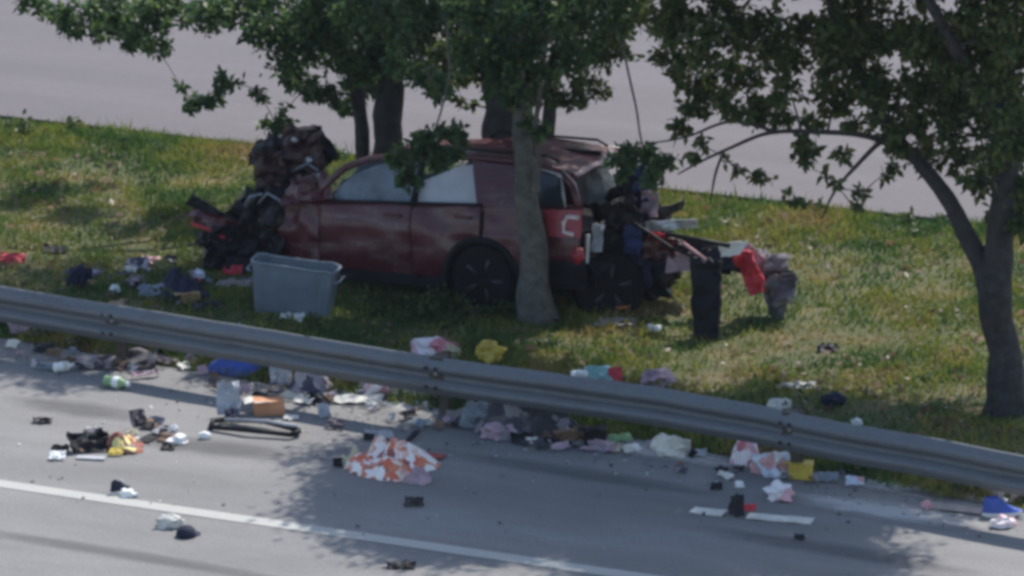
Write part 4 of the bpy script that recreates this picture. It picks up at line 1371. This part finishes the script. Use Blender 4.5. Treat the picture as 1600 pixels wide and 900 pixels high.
# the patterned cloth
clothes(608, 732, 135, 46, 0.19, M_PATTERN, 'heap of orange and white patterned cloth in the middle of the shoulder', 20, 'cloth', 'patterned_cloth', -0.1)
clothes(655, 752, 44, 16, 0.09, M_MAUVE, 'maroon rag at the lower right of the patterned cloth', 21, 'cloth', 'rag')
strip(655, 712, 694, 716, 0.16, mat('rust_cloth', (0.3, 0.07, 0.06), 0.8), 'rust red strap end at the right of the patterned cloth', 22, 'strap', 'strap')
scrap(528, 730, 16, 14, M_BLACK, 'small black knob left of the patterned cloth', 23, 'scrap', 0.8)
clothes(550, 726, 34, 12, 0.1, M_CREAM, 'tan wrapper at the left edge of the patterned cloth', 24, 'wrapper', 'wrapper')
strip(638, 690, 652, 675, 0.05, M_BLACK, 'short black stick standing behind the patterned cloth', 25, 'stick', 'stick')
scrap(592, 684, 48, 14, M_GREYP, 'grey flat scrap just behind the patterned cloth', 26, 'scrap', 0.3)
scrap(576, 688, 16, 9, M_BLACK, 'tiny black scrap at the left of the grey flat scrap', 27, 'scrap', 0.5)
scrap(647, 789, 30, 14, M_DARK, 'dark leaf-shaped flat piece below the patterned cloth', 28)  # dark flat sheet lying on the road
scrap(625, 887, 46, 10, M_DARK, 'dark thin scrap at the bottom edge of the picture', 29)
# shoe and cap by the edge line
shoe(188, 768, 44, M_NAVY, M_WHITE, 'navy and white shoe lying just above the edge line', 0.9)
bag(200, 776, 26, 14, M_WHITE, 'white paper wad touching the navy and white shoe', 30, 'paper', name='crumpled_paper')
bag(266, 823, 40, 26, M_OFFW, 'off-white crumpled bag below the edge line beside the navy cap', 31)
cap_hat(291, 838, 32, M_NAVY, M_NAVY, 'navy cap lying below the edge line', 0.9)
# under and along the rail
clothes(370, 578, 96, 26, 0.2, M_BLUE, 'bright blue plastic tarp crumpled under the guardrail', 32, 'tarp', 'blue_tarp', -0.1)
scrap(270, 568, 90, 10, M_MAUVE, 'long mauve cloth strip left of the blue tarp', 33, 'cloth', 0.3, -0.1, name='cloth_strip')
scrap(215, 572, 70, 34, M_DARKMIX, 'dark grey-green flattened bag under the left guardrail', 34, 'bag', 0.5, 0.1, name='flattened_bag')
scrap(60, 522, 90, 22, M_MAUVE, 'purplish cloth lying behind the rail at far left', 35, 'cloth', 0.4, 0.0, name='cloth_strip')
scrap(70, 548, 36, 14, M_DARK, 'dark scrap on the shaded shoulder at far left', 36)
scrap(150, 575, 60, 24, M_DARKMIX, 'dark crumpled cloth right of the white bottle', 37, 'cloth', 0.5, name='dark_cloth')
scrap(440, 602, 40, 50, M_STEEL, 'grey triangular metal shard standing under the rail right of the blue tarp', 38, 'shard', 1.6, 0.3, 0.25, 'metal_shard')
clothes(490, 604, 72, 24, 0.16, M_CLOTHMIX, 'grey and purple printed clothes under the rail left of the red cloth', 39)
clothes(588, 614, 64, 28, 0.2, M_PINKW, 'pink and red printed cloth under the rail beside the cream board', 40, 'cloth', 'printed_cloth')
bag(575, 612, 24, 20, M_SCARLET, 'scarlet cloth bundle on the left of the pink printed cloth', 41, 'cloth', name='cloth_bundle')
scrap(662, 616, 104, 34, M_CREAM, 'cream torn cardboard sheet lying under the rail', 42, 'cardboard', 0.35, -0.15, 0.12, 'cardboard_sheet')
scrap(560, 628, 70, 14, M_OFFW, 'pale paper sheet in front of the pink printed cloth', 43, 'paper', 0.1, -0.1, 0.1, 'paper_sheet')
bag(745, 668, 46, 52, M_GREYB, 'slate blue bag leaning at the right end of the cream board', 44)
bag(778, 684, 46, 32, M_MAUVE, 'mauve bag in front of the heap of dark clothes', 45)
clothes(825, 676, 150, 34, 0.36, M_DARKMIX, 'heap of dark clothes along the foot of the guardrail', 46)
for i, (x, y, w, h, m, l) in enumerate([
        (715, 664, 44, 26, M_DARKMIX, 'dark rag left of the slate blue bag'), (848, 680, 34, 26, M_CLOTHMIX, 'grey rag on the right side of the dark clothes'),
        (815, 692, 40, 16, M_BLACK, 'black scrap in front of the dark clothes'), (830, 694, 20, 9, M_OFFW, 'pale chip in front of the dark clothes'),
        (968, 692, 40, 14, M_GREEN, 'dull green wrapper right of the black box'), (958, 706, 26, 12, M_CREAM, 'tan wrapper below the dull green one'),
        (800, 680, 26, 16, M_TEAL, 'teal wrapper below the mauve bag'), (908, 686, 30, 20, M_BROWN, 'brown rag between the brown and black boxes'),
        (790, 664, 50, 24, M_DARK, 'dark bent strip left of the dark clothes'), (872, 678, 34, 24, M_MAUVE, 'purplish rag left of the brown box')]):
    scrap(x, y, w, h, m, l, 60 + i, 'rag' if 'rag' in l else 'scrap', 0.6, random.uniform(-0.5, 0.5), 0.3, 'rag' if 'rag' in l else 'wrapper')
carton(886, 692, 28, 26, M_BROWN, 'small brown box at the right end of the dark clothes', 70, 0.4)
carton(930, 694, 34, 34, M_BLACK, 'small black box at the foot of the rail right of the brown box', 71, 0.1)
bag(992, 704, 15, 12, M_WHITE, 'tiny white ball near the tan wrapper', 72, 'paper', name='paper_ball')
bag(1048, 712, 48, 40, M_OFFW, 'off-white plastic bag at the foot of the rail, right of the boxes', 73)
scrap(1090, 712, 34, 12, M_GREYP, 'grey scrap right of the off-white plastic bag', 74)
clothes(1165, 722, 46, 18, 0.16, M_PINKW, 'pink and white rag left of the pale blue bag', 75, 'rag', 'rag')
bag(1208, 740, 64, 44, M_PALE, 'pale blue and white bag at the foot of the right-hand rail', 76)
carton(1252, 746, 36, 32, M_YELL, 'yellow-brown box right of the pale blue bag', 77, -0.2)
scrap(1292, 752, 36, 16, M_GREYB, 'slate wrapper right of the yellow-brown box', 78, 'wrapper', 0.5, name='wrapper')
scrap(1334, 758, 32, 14, M_PALE, 'pale torn wrapper further right along the rail', 79, 'wrapper', 0.5, name='wrapper')
# right foreground
scrap(1120, 764, 20, 10, M_BLACK, 'small black scrap left of the white chip in the shade', 81)
bag(1155, 762, 15, 14, M_WHITE, 'small white chip of foam left of the pink bag', 82, 'foam', name='foam_chip')
bag(1218, 780, 42, 34, M_PINKW, 'round pink and white bag in the shaded lane', 83)
scrap(1152, 806, 26, 34, M_DARK, 'dark shard standing at the left end of the white strip', 84, 'shard', 1.2, name='plastic_shard')
scrap(1170, 800, 20, 12, M_SCARLET, 'small red scrap beside the dark shard', 85, 'scrap', 0.6)
strip(1082, 798, 1132, 804, 0.16, M_OFFW, 'short pale strip left of the dark shard', 86)
strip(1168, 808, 1270, 816, 0.15, M_OFFW, 'white trim strip lying in the shaded lane below the pink bag', 87)
scrap(1250, 843, 16, 8, M_BLACK, 'small black scrap below the white trim strip', 88)
shoe(1566, 805, 66, M_BLUE, M_WHITE, 'blue and white shoe at the right edge of the picture', 0.2)
bag(1568, 822, 38, 20, M_PINKW, 'red and white wrapper wad in front of the blue shoe', 89, 'wrapper', name='wrapper_wad')
clothes(1572, 772, 70, 36, 0.16, mat('pale_pink_card', (0.48, 0.38, 0.36), 0.8, 0.3, 6), 'pale pink torn cardboard behind the blue shoe', 90, 'cardboard', 'torn_cardboard')
strip(1445, 790, 1535, 800, 0.18, mat('pale_brown', (0.32, 0.27, 0.26), 0.8, 0.2, 6), 'pale brown slat left of the blue shoe', 91, 'slat', 'slat')
bag(1448, 795, 16, 18, M_PINK, 'small pink wad at the left end of the pale brown slat', 92, 'wrapper', name='wrapper_wad')
# small mixed scraps packed along the foot of the rail
SM = [('grey', mat('dull_grey', (0.17, 0.17, 0.19), 0.7, 0.4, 8)), ('black', M_BLACK), ('brown', M_BROWN), ('off-white', M_OFFW), ('purple-grey', M_CLOTHMIX), ('dark patterned', M_DARKMIX), ('slate', M_GREYB), ('mauve', M_MAUVE)]
LAND = [(30, 'purplish cloth at far left'), (110, 'white bottle'), (170, 'green bottle'), (235, 'flattened dark bag'), (300, 'mauve cloth strip'), (365, 'blue tarp'), (440, 'triangular metal shard'),
        (500, 'printed grey clothes'), (580, 'pink printed cloth'), (650, 'cream cardboard sheet'), (735, 'slate blue bag'), (800, 'mauve bag'), (850, 'heap of dark clothes'), (905, 'small brown box'),
        (955, 'small black box'), (1040, 'off-white plastic bag'), (1160, 'pink and white rag'), (1225, 'pale blue bag'), (1270, 'yellow-brown box')]
si = 0
for lx, ln in LAND:
    for nm, m in random.sample(SM, 6 if 420 < lx < 960 else 4):
        u = lx + random.gauss(0, 20)
        v = 447 + 0.166 * u + 99 + random.gauss(0, 12)
        scrap(u, v, random.uniform(10, 26) * random.choice((1, 1, 1.9)), random.uniform(6, 15), m, 'small crumpled %s scrap by the rail, next to the %s' % (nm, ln), 200 + si, 'scrap', random.uniform(0.3, 1.3), random.uniform(-1, 1), 0.35,
              'litter_scrap', 'small scraps along the foot of the rail', n=(4, 3))
        si += 1
# and in the dark broken pile on the left of the shoulder
for i, (ln, u0, v0) in enumerate((('white cup', 112, 706), ('bent black plate', 150, 690), ('brown packet', 196, 688), ('dark twisted strip', 246, 684), ('dark upright shard', 226, 668))):
    for nm, m in random.sample(SM[:4], 3):
        u, v = u0 + random.gauss(0, 16), v0 + random.gauss(0, 8)
        scrap(u, v, random.uniform(12, 36), random.uniform(6, 16), m, 'small %s shard in the broken pile, next to the %s' % (nm, ln), 320 + i * 3, 'shard', random.uniform(0.2, 1.0), random.uniform(-1, 1), 0.3,
              'plastic_shard', 'small shards in the broken pile on the shoulder', n=(4, 3))
# on the grass behind the rail
bag(676, 556, 60, 32, M_PINKW, 'white and pink bag in the grass just behind the rail', 100, lift=0.8)
bag(700, 558, 34, 22, M_CREAM, 'cream bag leaning on the white and pink bag', 101, lift=0.8)
bag(765, 566, 40, 34, M_YELL, 'yellow bag in the grass behind the rail', 102, lift=0.9)
bag(903, 596, 28, 20, M_WHITE, 'bright white crumpled paper on the grass behind the rail', 103, 'paper', name='crumpled_paper', lift=0.8)
scrap(935, 596, 44, 26, M_TEAL, 'teal and white paper right of the bright white paper', 104, 'paper', 0.7, name='paper_sheet')
scrap(962, 598, 22, 26, M_SCARLET, 'red scrap right of the teal paper', 105, 'scrap', 0.9)
bag(1026, 606, 54, 32, M_MAUVE, 'greyish pink bag in the grass behind the rail, right of the red scrap', 106, lift=0.8)
scrap(1220, 640, 40, 18, M_OFFW, 'pale wrapper behind the right-hand rail', 107, 'wrapper', 0.5, name='wrapper')
scrap(1252, 606, 54, 10, M_OFFW, 'pale thin strip on the grass behind the right-hand rail', 108, 'strip', 0.2, name='pale_strip')
bag(1302, 632, 34, 24, M_NAVY, 'dark blue bag behind the right-hand rail near the forked tree', 109)
bag(1300, 622, 14, 12, M_WHITE, 'white wad on top of the dark blue bag', 110, 'paper', name='paper_ball')
bag(1338, 664, 18, 12, M_WHITE, 'tiny white paper ball nearest the right-hand rail', 111, 'paper', name='paper_ball')
scrap(1292, 550, 36, 14, M_DARK, 'dark flat scrap alone on the sunlit grass', 112)
scrap(1022, 518, 22, 10, M_WHITE, 'white paper scrap on the grass left of the upright black panel', 113, 'paper', 0.5, name='paper_scrap')
scrap(955, 506, 80, 12, M_GREYP, 'grey flat board lying right of the grey trunk', 114, 'board', 0.05, 0, 0.05, 'flat_board')
strip(968, 490, 1036, 460, 0.1, mat('orange_strap', (0.6, 0.2, 0.05), 0.7), 'orange strap lying on the grass under the torn tail', 115, 'strap', 'strap', 0.06)
# left grass
for ln, u0, v0 in (('olive bag', 262, 418), ('navy clothes', 285, 446), ('slate rag', 232, 452), ('storage tote', 372, 440), ('striped rag', 200, 430), ('dark upright bag', 150, 440)):
    for nm, m in random.sample(SM + [('tan', M_TAN), ('red', M_SCARLET)], 4):
        scrap(u0 + random.gauss(0, 20), v0 + random.gauss(0, 9), random.uniform(12, 34), random.uniform(6, 14), m, 'small %s scrap on the grass, next to the %s' % (nm, ln), 400 + u0, 'scrap', random.uniform(0.4, 1.2), random.uniform(-1, 1), 0.35,
              'litter_scrap', 'small scraps on the grass behind the left guardrail', n=(4, 3))
scrap(20, 410, 44, 16, M_SCARLET, 'red and white scrap on the grass at the left edge', 116, 'scrap', 0.6)
scrap(86, 394, 36, 14, M_BLACK, 'black scrap on the grass right of the red one', 117)
bag(122, 448, 32, 44, M_NAVY, 'dark upright bag just behind the left guardrail', 118, amp=0.25)
bag(180, 458, 16, 16, M_WHITE, 'small white paper wad behind the left guardrail', 119, 'paper', name='paper_ball')
scrap(215, 425, 40, 26, M_CLOTHMIX, 'grey striped rag on the grass left of the olive bag', 120, 'rag', 0.7, name='rag')
bag(256, 428, 34, 28, mat('olive_stuff', (0.16, 0.15, 0.05), 0.8, 0.3, 7), 'olive bag on the grass above the navy clothes', 121)
clothes(285, 460, 86, 34, 0.17, M_NAVY, 'heap of navy clothes on the grass behind the left guardrail', 122)
carton(296, 472, 30, 20, M_TAN, 'small tan box in front of the navy clothes', 123, 0.3)
scrap(240, 462, 44, 20, M_GREYB, 'slate rag left of the tan box', 124, 'rag', 0.6, name='rag')
scrap(325, 484, 46, 18, M_DARK, 'dark scrap between the tan box and the rail', 125)
bag(312, 440, 18, 16, M_PALE, 'small pale blue wad on the navy clothes', 126, 'paper', name='paper_ball', lift=1.4)
scrap(370, 448, 60, 16, mat('pale_brown', (0.32, 0.27, 0.26)), 'pale brown torn board left of the storage tote', 127, 'board', 0.2, name='torn_board')
scrap(235, 412, 30, 14, M_PINK, 'pinkish scrap behind the olive bag', 128)
scrap(455, 500, 40, 14, M_OFFW, 'pale scrap in the grass in front of the storage tote', 129)

# crumbs of glass, plastic and paper too small to count
n = 900
cx, cy, cs = [], [], []
while len(cx) < n:
    if rng.random() < 0.6:
        q = gp(rng.uniform(0, 1600), 0)
        u = rng.uniform(0, 1600)
        v = 447 + 0.166 * u + 100 + rng.normal() * 22
        p = gp(u, v)
    else:
        p = gp(rng.uniform(0, 1600), rng.uniform(480, 860))
    if p.y > -8.8:
        cx.append(p.x)
        cy.append(p.y)
P = np.stack([cx, cy, [max(0.014, height(a_, b_) + 0.02) if b_ > rail_y(max(-12, min(16, a_))) + 0.4 else 0.014 for a_, b_ in zip(cx, cy)]], 1)
a = rng.normal(size=(n, 3)) * [1, 1, 0.3]
a /= np.linalg.norm(a, axis=1)[:, None]
b_ = np.cross(a, rng.normal(size=(n, 3)) * [0.3, 0.3, 1])
b_ /= np.linalg.norm(b_, axis=1)[:, None]
L = (0.008 + 0.028 * rng.random(n) ** 2)[:, None]
top = P + [0, 0, 0.012]
V = np.stack([P - a * L, P + b_ * L * 0.6, P + a * L, P - b_ * L * 0.6, top], 1).reshape(-1, 3)
i = np.arange(n) * 5
F = np.concatenate([np.stack([i + p_, i + q_, i + 4], 1) for p_, q_ in ((0, 1), (1, 2), (2, 3), (3, 0))])
mc = leaf_mat('crumb', (0.03, 0.03, 0.035), (0.25, 0.22, 0.22), (0.75, 0.74, 0.72))
stuff(mesh_obj('debris_crumbs', V, F, mc), 'tiny crumbs of glass, plastic and paper strewn over road and verge', 'debris')

# ------------------------------------------------------------------ thin summer haze between the far camera and the wreck
bm = bmesh.new()
bmesh.ops.create_cube(bm, size=1)
for v in bm.verts:
    v.co = Vector((v.co.x * 2000, v.co.y * 2000, -1.3 + (v.co.z + 0.5) * 17.3))
me = bpy.data.meshes.new('haze')
bm.to_mesh(me)
bm.free()
mh = bpy.data.materials.new('haze')
mh.use_nodes = True
t = mh.node_tree
t.nodes.remove(t.nodes['Principled BSDF'])
pv = t.nodes.new('ShaderNodeVolumePrincipled')
pv.inputs['Color'].default_value = (0.78, 0.86, 1.0, 1)
pv.inputs['Density'].default_value = 0.00018
t.links.new(pv.outputs[0], t.nodes['Material Output'].inputs['Volume'])
me.materials.append(mh)
hz_o = bpy.data.objects.new('haze', me)
COL.objects.link(hz_o)
hz_o['kind'] = 'stuff'
hz_o['label'] = 'thin bluish summer haze in the air'
